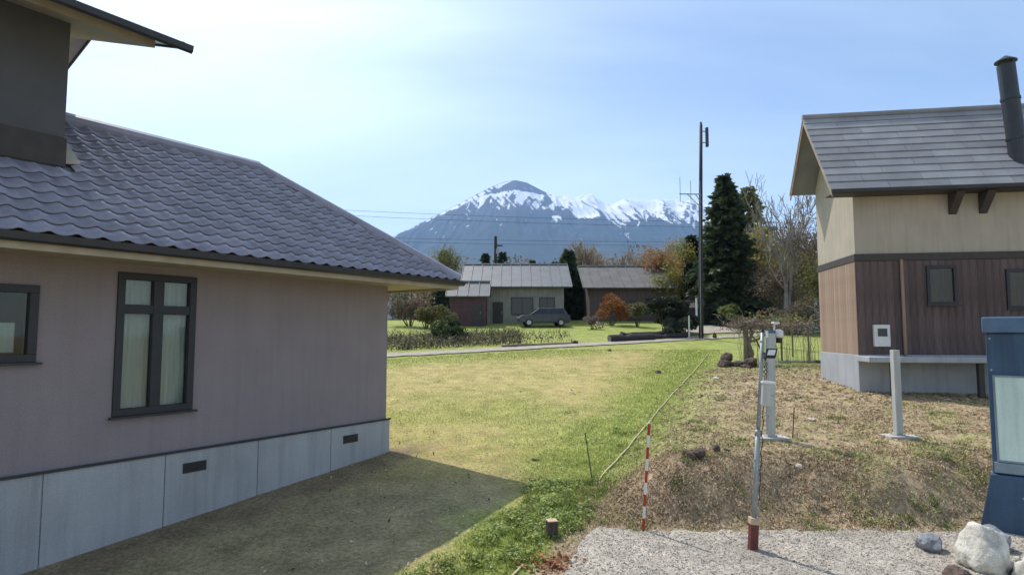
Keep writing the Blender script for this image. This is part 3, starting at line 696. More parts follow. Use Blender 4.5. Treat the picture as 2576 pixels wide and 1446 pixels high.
# chimney on the front slope
CHX, CHY = 5.28, 0.15
b = MB(); b.tube([(CHX + .18, CHY, zr(8.7)), (CHX - .08, CHY, zr(12.75))], 0.27, 20); ch = b.build('chimney', M['gutter'], RH, smooth=False)
for zz_ in (10.1, 11.5):
    b = MB(); cxx_ = CHX + .18 - .064 * (zz_ - 8.7); b.tube([(cxx_, CHY, zr(zz_)), (cxx_ - .005, CHY, zr(zz_) + .09)], 0.295, 20); b.build('joint_band', M['gutter'], ch)
b = MB(); CHX -= .08; b.tube([(CHX, CHY, zr(12.86)), (CHX, CHY, zr(12.90)), (CHX, CHY, zr(13.08))], [0.33, 0.33, 0.06], 20); 
for a in range(4):
    q = a * math.pi / 2 + .4; b.tube([(CHX + .22 * math.cos(q), CHY + .22 * math.sin(q), zr(12.7)), (CHX + .22 * math.cos(q), CHY + .22 * math.sin(q), zr(12.88))], .02, 6)
b.build('chimney_cowl', M['gutter'], ch)

# ------------------------------------------------------------------ houses across the field
def small_house(name, label, x0, x1, y, dep, zg, zeave, zridge, wallm, roofm, wins=(), ov=0.7, rz=0, door=None):
    h = thing(name, label, 'house' if name != 'shed' else 'shed', (x0, y, zg), rz)
    L = x1 - x0; e = zeave - zg; r = zridge - zg
    b = MB(); b.box(0, L, 0, dep, -0.3, e); b.prism([(0, e), (dep, e), (dep / 2, r - .12)], 0, L, 'yz'); b.build('wall', wallm, h)
    slp = (r - e) / (dep / 2 + ov)
    b = MB()
    b.slab([(-ov, -ov, e - .02), (L + ov, -ov, e - .02), (L + ov, dep / 2, r), (-ov, dep / 2, r)], 0.12)
    b.slab([(L + ov, dep + ov, e - .02), (-ov, dep + ov, e - .02), (-ov, dep / 2, r), (L + ov, dep / 2, r)], 0.12)
    ro = b.build('roof', roofm, h)
    b = MB(); b.tube([(-ov, dep / 2, r + .03), (L + ov, dep / 2, r + .03)], .12, 6); b.build('ridge_cap', roofm, ro)
    k = 0
    n = int((L + 2 * ov) / 0.9)
    b = MB()
    for i in range(n + 1):
        xx = -ov + 0.02 + i * (L + 2 * ov - .04) / n
        b.tube([(xx, -ov, e + .0), (xx, dep / 2 - .1, r - .0)], .035, 4)
    so_ = b.build('seam', roofm, ro); so_['kind'] = 'stuff'
    for (a, c, z0, z1) in wins:
        f = MB(); f.box(a - .08, c + .08, -.06, .02, z0 - .08, z1 + .08); fo = f.build('window', M['frame'], h)
        q = MB(); q.box(a, (a + c) / 2 - .03, -.075, -.055, z0, z1); q.build('pane', M['carglass'], fo)
        q = MB(); q.box((a + c) / 2 + .03, c, -.075, -.055, z0, z1); q.build('pane', M['carglass'], fo)
    if door:
        a, c, z1 = door
        f = MB(); f.box(a, c, -.05, .02, 0, z1); d = f.build('door', M['trim'], h)
        q = MB(); q.tube([(c - .12, -.09, 1.0), (c - .12, -.09, 1.2)], .02, 6); q.build('handle', M['galv'], d)
    return h
small_house('house', 'pale beige house under a blue grey metal roof behind the parked dark car', -3.9, 4.6, 54.5, 8, 4.2, 7.6, 10.0, M['palewall'], M['roofgrey'],
            wins=[(3.9, 5.7, 1.0, 2.4), (6.4, 7.6, 1.2, 2.4)], door=(2.2, 3.1, 2.05))
small_house('shed', 'maroon sided lean shed at the left end of the pale beige house', -5.2, -2.2, 51.5, 3.0, 4.1, 6.6, 7.9, M['maroonwall'], M['roofgrey'], ov=.35, door=(1.9, 2.7, 1.9))
small_house('house', 'dark brown house with dark grey roof partly behind the orange shrub', 7.2, 14.4, 57, 8, 4.4, 7.7, 10.1, M['brown'], M['roofdark'],
            wins=[(1.2, 2.6, 1.1, 2.3), (5.2, 6.8, 1.1, 2.3)], door=(3.6, 4.5, 2.05))
small_house('shed', 'small black shed behind the tall antenna pole', 15.0, 17.6, 52.5, 2.4, 4.05, 5.7, 6.2, M['black'], M['trim'], ov=.2)
# car parked in front of the pale house
def car(loc, rz, label):
    c = thing('parked_car', label, 'car', loc, rz)
    prof = [(-2.05, .32), (-2.1, .62), (-2.02, .86), (-1.75, .93), (-1.05, .98), (-.45, 1.02), (.6, 1.02), (1.95, .97), (2.1, .85), (2.12, .5), (2.02, .3)]
    b = MB(); b.prism(prof, -.82, .82, 'xz'); b.build('body', M['car'], c, bevel=.06)
    b = MB(); lo = [(-1.15, .97), (1.9, .97)]; 
    v = [(-1.2, -.78, .97), (1.95, -.78, .96), (1.95, .78, .96), (-1.2, .78, .97), (-.45, -.62, 1.5), (1.6, -.62, 1.52), (1.6, .62, 1.52), (-.45, .62, 1.5)]
    b.add(v, [[[0, 3, 2, 1], [4, 5, 6, 7], [0, 1, 5, 4], [1, 2, 6, 5], [2, 3, 7, 6], [3, 0, 4, 7]]]); b.build('cabin', M['car'], c, bevel=.05)
    for s in (-1, 1):
        for (a0, a1, t0, t1) in ((-.98, .3, -.42, .3), (.4, 1.7, .4, 1.48)):
            y0, y1 = s * .772, s * .645
            q = MB(); q.slab([(a0, y0, 1.04), (a1, y0, 1.04), (t1, y1, 1.44), (t0, y1, 1.44)], .02); q.build('window', M['carglass'], c)
    q = MB(); q.slab([(-1.13, -.68, 1.02), (-1.13, .68, 1.02), (-.52, .56, 1.46), (-.52, -.56, 1.46)], .02); q.build('windscreen', M['carglass'], c)
    q = MB(); q.slab([(1.94, .68, 1.02), (1.94, -.68, 1.02), (1.67, -.56, 1.46), (1.67, .56, 1.46)], .02); q.build('rear_window', M['carglass'], c)
    for x in (-1.3, 1.35):
        for s in (-1, 1):
            q = MB(); q.tube([(x, s * .62, .31), (x, s * .835, .31)], .31, 18); wh = q.build('wheel', M['tyre'], c)
            q = MB(); q.tube([(x, s * .83, .31), (x, s * .845, .31)], .19, 14); q.build('rim', M['rim'], wh)
    for s in (-1, 1):
        q = MB(); q.box(-2.09, -2.0, s * .62 - .16, s * .62 + .16, .64, .8); q.build('headlight', M['lamp'], c, bevel=.02)
        q = MB(); q.box(2.05, 2.12, s * .66 - .1, s * .66 + .1, .66, .88); q.build('tail_light', M['red'], c, bevel=.02)
        q = MB(); q.box(-.95, -.8, s * .9 - .09, s * .9 + .09, 1.0, 1.12); q.build('mirror', M['car'], c, bevel=.02)
    return c
car((2.6, 51.2, gz(2.6, 51.2) + .02), R(6), 'dark blue grey car parked in front of the pale beige house')

# ------------------------------------------------------------------ plants
def U(rng, a, b): return a + (b - a) * rng.random()
def leaf_quads(P, D, size, col, rng, droop=0.0):
    """one diamond leaf per point, random facing"""
    n = len(P)
    a = rng.normal(size=(n, 3)); a /= np.linalg.norm(a, axis=1)[:, None]
    b_ = rng.normal(size=(n, 3)); b_ -= a * (a * b_).sum(1)[:, None]; b_ /= np.linalg.norm(b_, axis=1)[:, None]
    s = (size * (0.6 + 0.8 * rng.random(n)))[:, None]
    V = np.stack([P + a * s, P + b_ * s * 0.6, P - a * s, P - b_ * s * 0.6], 1).reshape(-1, 3)
    F = np.arange(4 * n).reshape(-1, 4)
    return V, F, np.repeat(col, 4, 0)

def skeleton(rng, h, trunk_r, first=0.3, depth=3, spread=0.6, kids=(3, 5), up=0.25, ratio=0.62, lean=0.0, ntrunk=1):
    segs = []; tips = []
    def grow(p, d, L, r, k):
        n = 4 if k == 0 else 3
        pts = [p.copy()]; rad = [r]
        for i in range(n):
            d = (d + Vector((rng.normal() * .12, rng.normal() * .12, up * .25 if k else 0.02))).normalized()
            p = p + d * (L / n); pts.append(p.copy()); rad.append(r * (1 - 0.62 * (i + 1) / n))
        segs.append((pts, rad, k))
        if k == depth: tips.append((pts[-1], d)); tips.append((pts[-2], d)); return
        nk = int(rng.integers(kids[0], kids[1] + 1)) + (2 if k == 0 else 0)
        for j in range(nk):
            f = U(rng, first if k == 0 else 0.25, 1.0) if j else 1.0
            i = min(int(f * n), n - 1); q = f * n - i
            pp = pts[i].lerp(pts[i + 1], q)
            a = U(rng, 0, 2 * math.pi); sp = spread * U(rng, .6, 1.3) * (0.5 if j == 0 else 1)
            o = d.orthogonal().normalized(); o = Quaternion(d, a) @ o
            nd = (d * math.cos(sp) + o * math.sin(sp)).normalized()
            grow(pp, nd, L * ratio * U(rng, .75, 1.2) * (1.15 - .35 * f if k == 0 else 1), rad[i] * .6, k + 1)
    for q in range(ntrunk):
        a = 2 * math.pi * q / max(1, ntrunk)
        d0 = Vector((lean * math.cos(a), lean * math.sin(a), 1)).normalized()
        grow(Vector((0, 0, -0.15)), d0, h * (0.62 if depth > 2 else .7), trunk_r * (1 if ntrunk == 1 else .7), 0)
    return segs, tips
def wood_part(segs, parent, m, rmin, name='trunk', kmax=9, kmin=0):
    b = MB()
    for pts, rad, k in segs:
        if kmin <= k <= kmax: b.tube(pts, [max(r, rmin) for r in rad], 7 if k == 0 else 4 if k == 1 else 3, cap=False)
    return b.build(name, m, parent, smooth=True, recalc=False)

def leafy_tree(name, label, cat, seed, h, trunk_r, c1, c2, leaf=0.1, per=26, spread=0.45, barkm='bark', loc=None, twig=.014, **kw):
    rng = np.random.default_rng(seed)
    t = thing(name, label, cat, loc or (0, 0, 0), 0, 'trees around the field')
    segs, tips = skeleton(rng, h, trunk_r, **kw)
    zmax = max(p.z for p, d in tips); f = h / max(zmax, .1)
    segs = [([p * f for p in pts], rad, k) for pts, rad, k in segs]; tips = [(p * f, d) for p, d in tips]
    wood_part(segs, t, M[barkm], max(.02, twig * 1.5), 'trunk', 1)
    wood_part(segs, t, M[barkm], twig, 'branches', 9, 2)['kind'] = 'stuff'
    T = np.array([tuple(p) for p, d in tips])
    if per:
        P = np.repeat(T, per, 0) + rng.normal(size=(len(T) * per, 3)) * spread * np.array((1, 1, .7))
        m_ = rng.random(len(P)); tone = np.repeat(rng.random(len(T)), per)
        mixf = np.clip(.6 * tone + .5 * m_ - .05, 0, 1)[:, None]
        col = np.array(c1) * (1 - mixf) + np.array(c2) * mixf
        V, F, Cc = leaf_quads(P, None, leaf, col, rng)
        b = MB(); b.add(V, [F], Cc); b.build('crown', M['leaf'], t, recalc=False)
    return t

def conifer(name, label, seed, h, rad, c1, c2, loc=None, base=0.06, dens=1.0, taper=0.75):
    rng = np.random.default_rng(seed)
    t = thing(name, label, 'tree', loc or (0, 0, 0), 0, 'trees around the field')
    b = MB(); b.tube([(0, 0, -.2), (0.03, 0, h * .5), (0, 0.02, h)], [h * .018, h * .011, .02], 8); b.build('trunk', M['bark'], t, smooth=True)
    V = []; cols = []; br = MB()
    nb = int(230 * dens)
    for i in range(nb):
        f = (i + rng.random()) / nb; z = h * (base + (1 - base) * f)
        Rr = rad * ((1 - f) ** taper) * (0.58 + 0.72 * rng.random() ** 1.3) * (0.72 + .28 * min(1, f / .16)) + .12
        a = rng.random() * 6.283; dx, dy = math.cos(a), math.sin(a)
        rise = 0.35 * (f - .35)
        shade = rng.random()
        n = max(4, int(Rr * 7.5))
        br.tube([(0, 0, z), (dx * Rr * .9, dy * Rr * .9, z + Rr * (rise - .1))], [.03, .008], 3, cap=False)
        for k in range(n):
            q = (0.14 + .86 * (k + rng.random()) / n); r_ = Rr * q
            for sd in range(3):
                off = rng.normal() * .22 * (1.15 - q) * Rr * .8
                p = np.array((dx * r_ - dy * off, dy * r_ + dx * off, z + r_ * rise - .22 * q * q * Rr + rng.normal() * .07))
                L = (.24 + .24 * rng.random()) * (1 + rad * .05); Wd = L * .36
                ang = a + rng.normal() * .75; ex = np.array((math.cos(ang), math.sin(ang), -.38 + .5 * rng.normal() * .6 + .25 * f)); ex /= np.linalg.norm(ex)
                ey = np.cross(ex, rng.normal(size=3)); ey /= np.linalg.norm(ey)
                V.append(p); V.append(p + ex * L * .5 + ey * Wd); V.append(p + ex * L * 1.25); V.append(p + ex * L * .5 - ey * Wd)
                m_ = min(1, max(0, .55 * shade + .5 * rng.random() - .1)); cols.append(np.array(c1) * (1 - m_) + np.array(c2) * m_)
    br.build('branches', M['bark'], t, recalc=False)
    V = np.array(V); b = MB(); b.add(V, [np.arange(len(V)).reshape(-1, 4)], np.repeat(np.array(cols), 4, 0)); b.build('crown', M['needle'], t, recalc=False)
    return t

def shrub(name, label, cat, seed, loc, r, h, c1, c2, n=1500, leaf=.07, stems=9, clumps=9, matn='leaf', group='shrubs around the field', layered=False):
    rng = np.random.default_rng(seed)
    t = thing(name, label, cat, loc, 0, group)
    cs = []
    for k in range(clumps):
        a = rng.random() * 6.283; q = math.sqrt(rng.random()) * .72
        cs.append((q * r * math.cos(a), q * r * math.sin(a), h * (0.25 + .62 * rng.random() * (1 - .45 * q)), r * (.30 + .25 * rng.random()), rng.random()))
    P = []; col = []
    for i in range(n):
        c = cs[int(rng.integers(len(cs)))]
        d = rng.normal(size=3); d /= np.linalg.norm(d); rr_ = c[3] * (0.72 + .33 * rng.random())
        p = np.array(c[:3]) + d * rr_ * np.array((1, 1, (.35 if layered else .75)))
        if p[2] < .02: p[2] = .02 + rng.random() * .2
        P.append(p); m_ = min(1, max(0, .5 * c[4] + .55 * rng.random() - .05)); col.append(np.array(c1) * (1 - m_) + np.array(c2) * m_)
    V, F, Cc = leaf_quads(np.array(P), None, leaf, np.array(col), rng)
    b = MB(); b.add(V, [F], Cc); b.build('foliage', M[matn], t, recalc=False)
    b = MB()
    for k in range(stems):
        c = cs[k % len(cs)]; b.tube([(c[0] * .15, c[1] * .15, -.1), (c[0] * .6, c[1] * .6, c[2] * .55), (c[0], c[1], c[2] + .1 * h)], [.03 + .012 * r, .02, .008], 4, cap=False)
    b.build('stems', M['bark'], t, recalc=False)
    return t
def G(x, y): return (x, y, gz(x, y))

DG1, DG2 = (0.012, 0.022, 0.012), (0.035, 0.055, 0.022)
conifer('conifer_tree', 'tall dark green conifer standing right of the antenna pole', 1, 13.0, 3.25, (0.035, 0.055, 0.028), (0.115, 0.145, 0.06), G(18.75, 53.7), dens=2.3, taper=.72)
conifer('conifer_tree', 'loose olive yellow conifer just behind the tall dark conifer', 2, 13.6, 3.0, (0.13, 0.14, 0.05), (0.27, 0.27, 0.11), G(24.2, 62), dens=.9, taper=.6)
conifer('conifer_tree', 'thin young conifer poking out left of the antenna pole', 3, 8.0, 1.3, DG1, DG2, G(17.2, 58.5), dens=.7)
leafy_tree('bare_tree', 'tall bare tree with forking upright stems left of the grey roofed house', 'tree', 11, 12.6, .24, None, None, per=0, twig=.022, loc=G(21.0, 47), depth=4, kids=(3, 4), up=.75, first=.3, lean=.05, ntrunk=3, ratio=.58, barkm='palebark')
leafy_tree('bare_tree', 'slender bare tree between the loose olive conifer and the forking tree', 'tree', 12, 11.8, .17, None, None, per=0, twig=.024, barkm='palebark', loc=G(24.3, 55), depth=3, spread=.45, kids=(3, 4), up=.3)
leafy_tree('leafy_tree', 'olive and russet leaved tree below the loose olive conifer', 'tree', 13, 6.6, .11, (0.14, 0.13, 0.04), (0.30, 0.24, 0.08), leaf=.11, per=20, spread=.5, loc=G(22.6, 55.5), depth=3, up=.15)
leafy_tree('leafy_tree', 'brown twiggy tree at the foot of the forking bare tree', 'tree', 14, 4.8, .09, (0.14, 0.105, 0.075), (0.27, 0.21, 0.14), leaf=.08, per=14, loc=G(21.4, 49.5), depth=3, first=.1)
leafy_tree('leafy_tree', 'broad olive yellow tree filling the gap right of the tall conifer', 'tree', 25, 9.0, .14, (0.24, 0.22, 0.06), (0.46, 0.41, 0.14), leaf=.12, per=30, spread=.6, loc=G(23.0, 57.5), depth=3, up=.15)
leafy_tree('leafy_tree', 'dense olive tree standing right behind the loose olive conifer', 'tree', 47, 9.6, .15, (0.13, 0.135, 0.045), (0.28, 0.27, 0.10), leaf=.13, per=34, spread=.65, loc=G(26.0, 62.5), depth=3, up=.2)
leafy_tree('leafy_tree', 'ochre leaved small tree low between the tall conifer and the brown twiggy tree', 'tree', 48, 5.4, .10, (0.20, 0.16, 0.05), (0.38, 0.30, 0.11), leaf=.10, per=26, loc=G(21.8, 52.0), depth=3, up=.15, first=.15)
leafy_tree('leafy_tree', 'brown and grey tree behind the forking bare tree', 'tree', 26, 8.6, .14, (0.19, 0.14, 0.10), (0.33, 0.26, 0.18), leaf=.09, per=18, spread=.6, loc=G(26.6, 58), depth=3, up=.2)
leafy_tree('leafy_tree', 'yellow green young tree left of the antenna pole', 'tree', 15, 7.4, .09, (0.16, 0.165, 0.035), (0.32, 0.30, 0.08), leaf=.11, per=16, spread=.45, loc=G(16.2, 57), depth=3, up=.3)
leafy_tree('maple_tree', 'bright orange topped maple behind the dark brown house', 'tree', 16, 10.0, .16, (0.34, 0.14, 0.03), (0.55, 0.27, 0.08), leaf=.14, per=18, twig=.035, spread=.5, loc=G(20.6, 78), depth=3, up=.35, barkm='palebark')
leafy_tree('maple_tree', 'red brown maple right of the orange topped maple', 'tree', 17, 8.0, .15, (0.30, 0.09, 0.04), (0.44, 0.18, 0.07), leaf=.13, per=18, twig=.03, spread=.5, loc=G(20.7, 71), depth=3, up=.3, barkm='palebark')
# bare wood behind the houses
bt = leafy_tree('bare_tree', 'pale stemmed bare tree at the right end of the bare row', 'tree', 18, 10.6, .18, (0.30, 0.20, 0.13), (0.42, 0.32, 0.22), leaf=.08, per=3, loc=G(18.4, 80), depth=4, up=.45, barkm='palebark', twig=.05)
lab = ['pale stemmed bare tree second from the right end of the bare row', 'pale stemmed bare tree in the middle of the bare row, third from its right end', 'pale stemmed bare tree fourth from the right end of the bare row',
       'pale stemmed bare tree fifth from the right end of the bare row', 'pale stemmed bare tree sixth from the right end of the bare row', 'pale stemmed bare tree at the left end of the bare row']
for i, (x, y, s) in enumerate(((16.4, 83, .98), (14.3, 81, .92), (12.6, 84, 1.02), (10.6, 82, 1.0), (9.2, 85, 1.03), (7.3, 83, .94))):
    dup(bt, G(x, y), i * 1.3, s, lab[i])
c0 = conifer('conifer_tree', 'small bushy conifer above the pale house roof, right of the utility pole', 21, 10.2, 1.9, (0.02, 0.03, 0.012), (0.06, 0.075, 0.03), G(-1.4, 92), dens=.7)
for x, y, s, l in ((3.0, 90, .86, 'small conifer above the right end of the pale house roof'), (-4.1, 94, 1.0, 'small conifer just left of the far utility pole'), (6.1, 88, .82, 'small conifer at the left foot of the bare row'),
                   (-10.4, 93, 1.03, 'yellowish conifer above the roof corner of the mauve house')):
    dup(c0, G(x, y), x, s, l)
leafy_tree('leafy_tree', 'thin yellow green tree above the eave corner of the mauve house', 'tree', 22, 11.0, .15, (0.14, 0.15, 0.05), (0.25, 0.25, 0.1), leaf=.13, per=9, twig=.04, loc=G(-7.6, 92), depth=3, up=.4)
leafy_tree('leafy_tree', 'olive green tree beside the left gable of the grey roofed house', 'tree', 23, 5.8, .12, (0.06, 0.065, 0.02), (0.13, 0.13, 0.045), leaf=.1, per=22, loc=G(20.6, 40), depth=3, first=.15)
leafy_tree('leafy_tree', 'brown leaved tree behind the left gable of the grey roofed house', 'tree', 24, 9.4, .12, (0.10, 0.075, 0.04), (0.17, 0.13, 0.07), leaf=.08, per=10, loc=G(23.4, 46.5), depth=3, up=.35)

# shrubs and garden plants
conifer('conifer_tree', 'dark bushy conifer standing in the gap between the pale and the brown house', 27, 7.2, 2.3, (0.05, 0.07, 0.035), (0.14, 0.17, 0.075), G(5.9, 63.5), dens=1.2, taper=.8)
shrub('pine_shrub', 'dark cloud pruned pine left of the white marker post', 'shrub', 31, G(11.2, 44.6), 1.75, 3.9, (0.015, 0.024, 0.014), (0.045, 0.06, 0.03), n=6400, leaf=.09, clumps=13, layered=True)
shrub('pine_shrub', 'rounded grey green pine in front of the dark cloud pruned pine', 'shrub', 32, G(11.2, 42.6), 1.0, 1.9, (0.05, 0.065, 0.045), (0.11, 0.13, 0.09), n=2600, leaf=.07, clumps=6)
shrub('pine_shrub', 'low dark pine at the right of the rounded grey green pine', 'shrub', 33, G(12.9, 45.8), 1.3, 2.4, (0.014, 0.022, 0.012), (0.03, 0.045, 0.02), n=2600, leaf=.08, clumps=7)
leafy_tree('leafy_tree', 'orange brown tree behind the dark cloud pruned pine', 'tree', 45, 6.8, .11, (0.26, 0.13, 0.05), (0.42, 0.25, 0.11), leaf=.11, per=20, loc=G(15.2, 60.5), depth=3, up=.3, barkm='palebark', twig=.025)
leafy_tree('bare_tree', 'grey twiggy bare tree behind the cloud pruned pine, right of the brown house', 'tree', 46, 7.4, .12, (0.25, 0.18, 0.12), (0.36, 0.28, 0.2), leaf=.06, per=6, loc=G(14.9, 66), depth=4, up=.4, barkm='palebark', twig=.03)
shrub('maple_shrub', 'orange brown shrub in front of the dark brown house', 'shrub', 34, G(8.4, 52.6), 1.5, 2.9, (0.22, 0.085, 0.03), (0.33, 0.15, 0.05), n=2200, leaf=.09, clumps=8)
shrub('garden_shrub', 'beige green shrub right of the orange brown shrub', 'shrub', 35, G(10.3, 50.8), 1.1, 2.2, (0.13, 0.12, 0.05), (0.22, 0.19, 0.09), n=1600, leaf=.08, clumps=7)
shrub('garden_shrub', 'grey pink leafless shrub near the right end of the parked car', 'shrub', 36, G(6.4, 48.8), .9, 1.2, (0.16, 0.12, 0.11), (0.25, 0.2, 0.18), n=900, leaf=.06, clumps=6)
shrub('evergreen_shrub', 'round dark green bush just beyond the mauve house corner', 'shrub', 37, G(-4.0, 40.5), 1.25, 1.9, (0.025, 0.045, 0.02), (0.07, 0.10, 0.04), n=2600, leaf=.08, clumps=8)
shrub('garden_shrub', 'olive bush behind the round dark green bush', 'shrub', 38, G(-5.6, 46), 1.5, 2.4, (0.09, 0.09, 0.03), (0.17, 0.16, 0.06), n=2200, leaf=.09, clumps=8)
shrub('garden_shrub', 'brown twiggy bush below the eave of the mauve house', 'shrub', 39, G(-8.6, 52), 2.0, 3.6, (0.10, 0.07, 0.055), (0.18, 0.14, 0.10), n=2600, leaf=.08, clumps=9)
shrub('garden_shrub', 'brown red bush beside the maroon shed', 'shrub', 40, G(-6.9, 49.5), 1.3, 2.5, (0.10, 0.06, 0.05), (0.17, 0.11, 0.08), n=1900, leaf=.08, clumps=8)
shrub('laurel_shrub', 'pale leaved shrub at the foot of the antenna pole and black shed', 'shrub', 41, G(17.6, 50.0), 1.0, 2.3, (0.14, 0.17, 0.05), (0.36, 0.38, 0.15), n=1900, leaf=.09, clumps=8)
shrub('garden_shrub', 'dark undergrowth bush at the foot of the tall conifer', 'shrub', 42, G(20.9, 53.6), 1.7, 2.0, (0.02, 0.028, 0.012), (0.06, 0.07, 0.03), n=2400, leaf=.09, clumps=9)
shrub('garden_shrub', 'dark brown brush right of the vine trellis', 'shrub', 43, G(20.2, 44.5), 2.2, 2.3, (0.09, 0.07, 0.05), (0.22, 0.175, 0.12), n=3200, leaf=.08, clumps=10)
shrub('garden_shrub', 'brown brush between the trellis and the grey roofed house', 'shrub', 44, G(23.6, 44.0), 2.0, 2.6, (0.09, 0.09, 0.045), (0.2, 0.19, 0.09), n=2600, leaf=.08, clumps=9)

# bed of dead stalks beyond the track, at left
rng = np.random.default_rng(77)
b = MB()
for i in range(1500):
    x = U(rng, -9.0, 4.2); f = rng.random(); y = 37.3 + .44 * (x + 2.6) + 7.0 * f
    dense = x < 0.6
    if not dense and rng.random() < .8: continue
    z = gz(x, y); hgt = U(rng, .15, .55) * (1.35 if dense else .8); lean = rng.normal(size=2) * .35 * hgt
    c = np.array(((.20, .17, .13), (.40, .34, .24), (.09, .075, .06), (.20, .22, .08))[int(rng.integers(4))])
    b.tube([(x, y, z - .03), (x + lean[0] * .5, y + lean[1] * .5, z + hgt * .6), (x + lean[0] * 1.4, y + lean[1] * 1.4, z + hgt)], [.022, .016, .01], 3, cap=False, col=c)
P = []; cc = []
for i in range(5200):
    x = U(rng, -9.0, 4.2); y = 37.3 + .44 * (x + 2.6) + 7.0 * rng.random()
    if x > .6 and rng.random() < .88: continue
    P.append((x, y, gz(x, y) + abs(rng.normal()) * (.22 if x < .6 else .10))); cc.append(((.14, .12, .09), (.30, .25, .17), (.17, .19, .07), (.07, .06, .05))[int(rng.integers(4))])
V, F, Cc = leaf_quads(np.array(P), None, .075, np.array(cc), rng); b.add(V, [F], Cc)
tag(b.build('undergrowth', M['leaf'], recalc=False), kind='stuff')

# far wood that closes the view behind everything
rng = np.random.default_rng(5)
P = []; cc = []; b = MB()
for i in range(560):
    x = U(rng, -60, 110); y = U(rng, 98, 150)
    hh = U(rng, 6.2, 10.2) * (y / 100); z = gz(x, y)
    if 24 < x: hh *= 1.25
    tone = rng.random(); base = np.array((.15, .125, .085)) * (1 - tone) + np.array((.11, .13, .05)) * tone
    if rng.random() < .15: base = np.array((.30, .17, .07))
    b.tube([(x, y, z - .2), (x + rng.normal() * .2, y, z + hh * .95)], [.14, .03], 4, cap=False, col=(.16, .14, .12))
    n = 130
    q = rng.normal(size=(n, 3)) * np.array((1.1, 1.1, .3 * hh)) + np.array((x, y, z + hh * .55)); q[:, 2] = np.clip(q[:, 2], z + .1, z + hh * 1.05)
    P.append(q); cc.append(base * (.6 + .8 * rng.random((n, 1))))
V, F, Cc = leaf_quads(np.concatenate(P), None, .30, np.concatenate(cc), rng); b.add(V, [F], Cc)
tag(b.build('far_wood', M['leaf'], recalc=False), kind='stuff')

# ------------------------------------------------------------------ antenna pole, marker posts, wires
AP = thing('antenna_pole', 'tall dark pole with a panel antenna on top and whip antennas on a side arm', 'pole', (12.82, 41.9, 3.11))
b = MB(); b.tube([(0, 0, -.3), (.06, 0, 4), (.2, 0, 10), (.33, 0, 14.8)], [.16, .15, .125, .10], 12); b.build('pole_shaft', M['poledark'], AP, smooth=True)
b = MB(); b.tube([(.33, 0, 14.75), (.33, 0, 15.0)], .075, 10); b.build('pole_cap', M['antenna'], AP)
b = MB(); b.box(.62, .82, -.1, .08, 13.25, 14.62); pa = b.build('panel_antenna', M['antenna'], AP, bevel=.03)
for z in (13.55, 14.35):
    q = MB(); q.tube([(.31, 0, z), (.64, 0, z)], .03, 8); q.tube([(.31, -.11, z), (.31, .11, z)], .05, 8); q.build('bracket', M['antenna'], pa)
b = MB(); b.tube([(.2, -.1, 9.9), (-1.3, -.1, 9.92)], .04, 8); arm = b.build('cross_arm', M['galv'], AP)
for (x1, z1) in ((-.75, 9.9), (-.2, 9.9)):
    q = MB(); q.tube([(.2, -.1, 8.95 + .35 * (x1 > -.5)), (x1, -.1, z1)], .028, 6); q.build('brace', M['galv'], arm)
for x in (-1.25, -.52, .12):
    q = MB(); q.tube([(x, -.12, 9.35 if x < 0 else 9.9), (x, -.12, 11.1 - .25 * (x > -.6))], .02, 6); q.build('whip_antenna', M['galv'], AP)
b = MB(); b.tube([(-.06, -.15, 0), (.0, -.14, 5), (.12, -.13, 9.9)], .022, 6); b.build('cable_conduit', M['galv'], AP)
b = MB(); b.box(-.03, .2, -.24, -.13, 2.2, 2.65); b.build('junction_box', M['antenna'], AP, bevel=.01)

b = MB(); b.tube([(0, 0, -.2), (.02, 0, 1.55)], .045, 8); b.add([], []) if False else None
WP = thing('marker_post', 'thin white marker post beside the track, left of the antenna pole', 'post', G(11.95, 41.7))
b.build('post_shaft', M['white'], WP)
b = MB(); b.tube([(0, 0, -.05), (0, 0, .16)], [.13, .09], 10); b.build('footing', M['concrete'], WP)
b = MB(); b.tube([(0.02, 0, 1.55), (.02, 0, 1.60)], [.05, .02], 8); b.build('post_cap', M['greypaint'], WP)
WP2 = thing('marker_post', 'short white pipe standing in front of the black shed', 'post', (15.55, 51.9, gz(15.55, 51.9)))
b = MB(); b.tube([(0, 0, -.2), (0, 0, 2.3)], .09, 8); b.build('post_shaft', M['white'], WP2)
b = MB(); b.tube([(0, 0, 2.3), (0, 0, 2.36)], [.1, .1], 8); b.build('post_cap', M['greypaint'], WP2)

UP = thing('utility_pole', 'far dark utility pole rising above the pale house roof', 'pole', G(-2.55, 95))
b = MB(); b.tube([(0, 0, -.3), (0, 0, 13.1)], [.30, .22], 8); b.build('pole_shaft', M['poledark'], UP)
b = MB(); b.box(-.1, 1.1, -.1, .1, 11.55, 11.75); b.build('cross_arm', M['poledark'], UP)
b = MB(); b.box(.05, .55, -.25, .25, 10.3, 11.2); b.build('transformer', M['galv'], UP, bevel=.05)
for (l, a, c, sag) in (('upper wire of the pair crossing the left mountain slope', (-30, 74, 18.95), (42, 78, 17.6), .5), ('lower wire of the pair crossing the left mountain slope', (-30, 74, 18.3), (42, 78, 16.95), .5),
                       ('upper of the two wires crossing low over the mountain foot', (-30, 82, 16.7), (44, 84, 16.2), .45), ('lower of the two wires crossing low over the mountain foot', (-30, 82, 16.2), (44, 84, 15.7), .45)):
    A, Cc_ = Vector(a), Vector(c); pts = [A.lerp(Cc_, i / 24) - Vector((0, 0, 4 * sag * (i / 24) * (1 - i / 24))) for i in range(25)]
    b = MB(); b.tube(pts, .018, 5); tag(b.build('power_line', M['poledark']), l, 'wire', 'power lines')

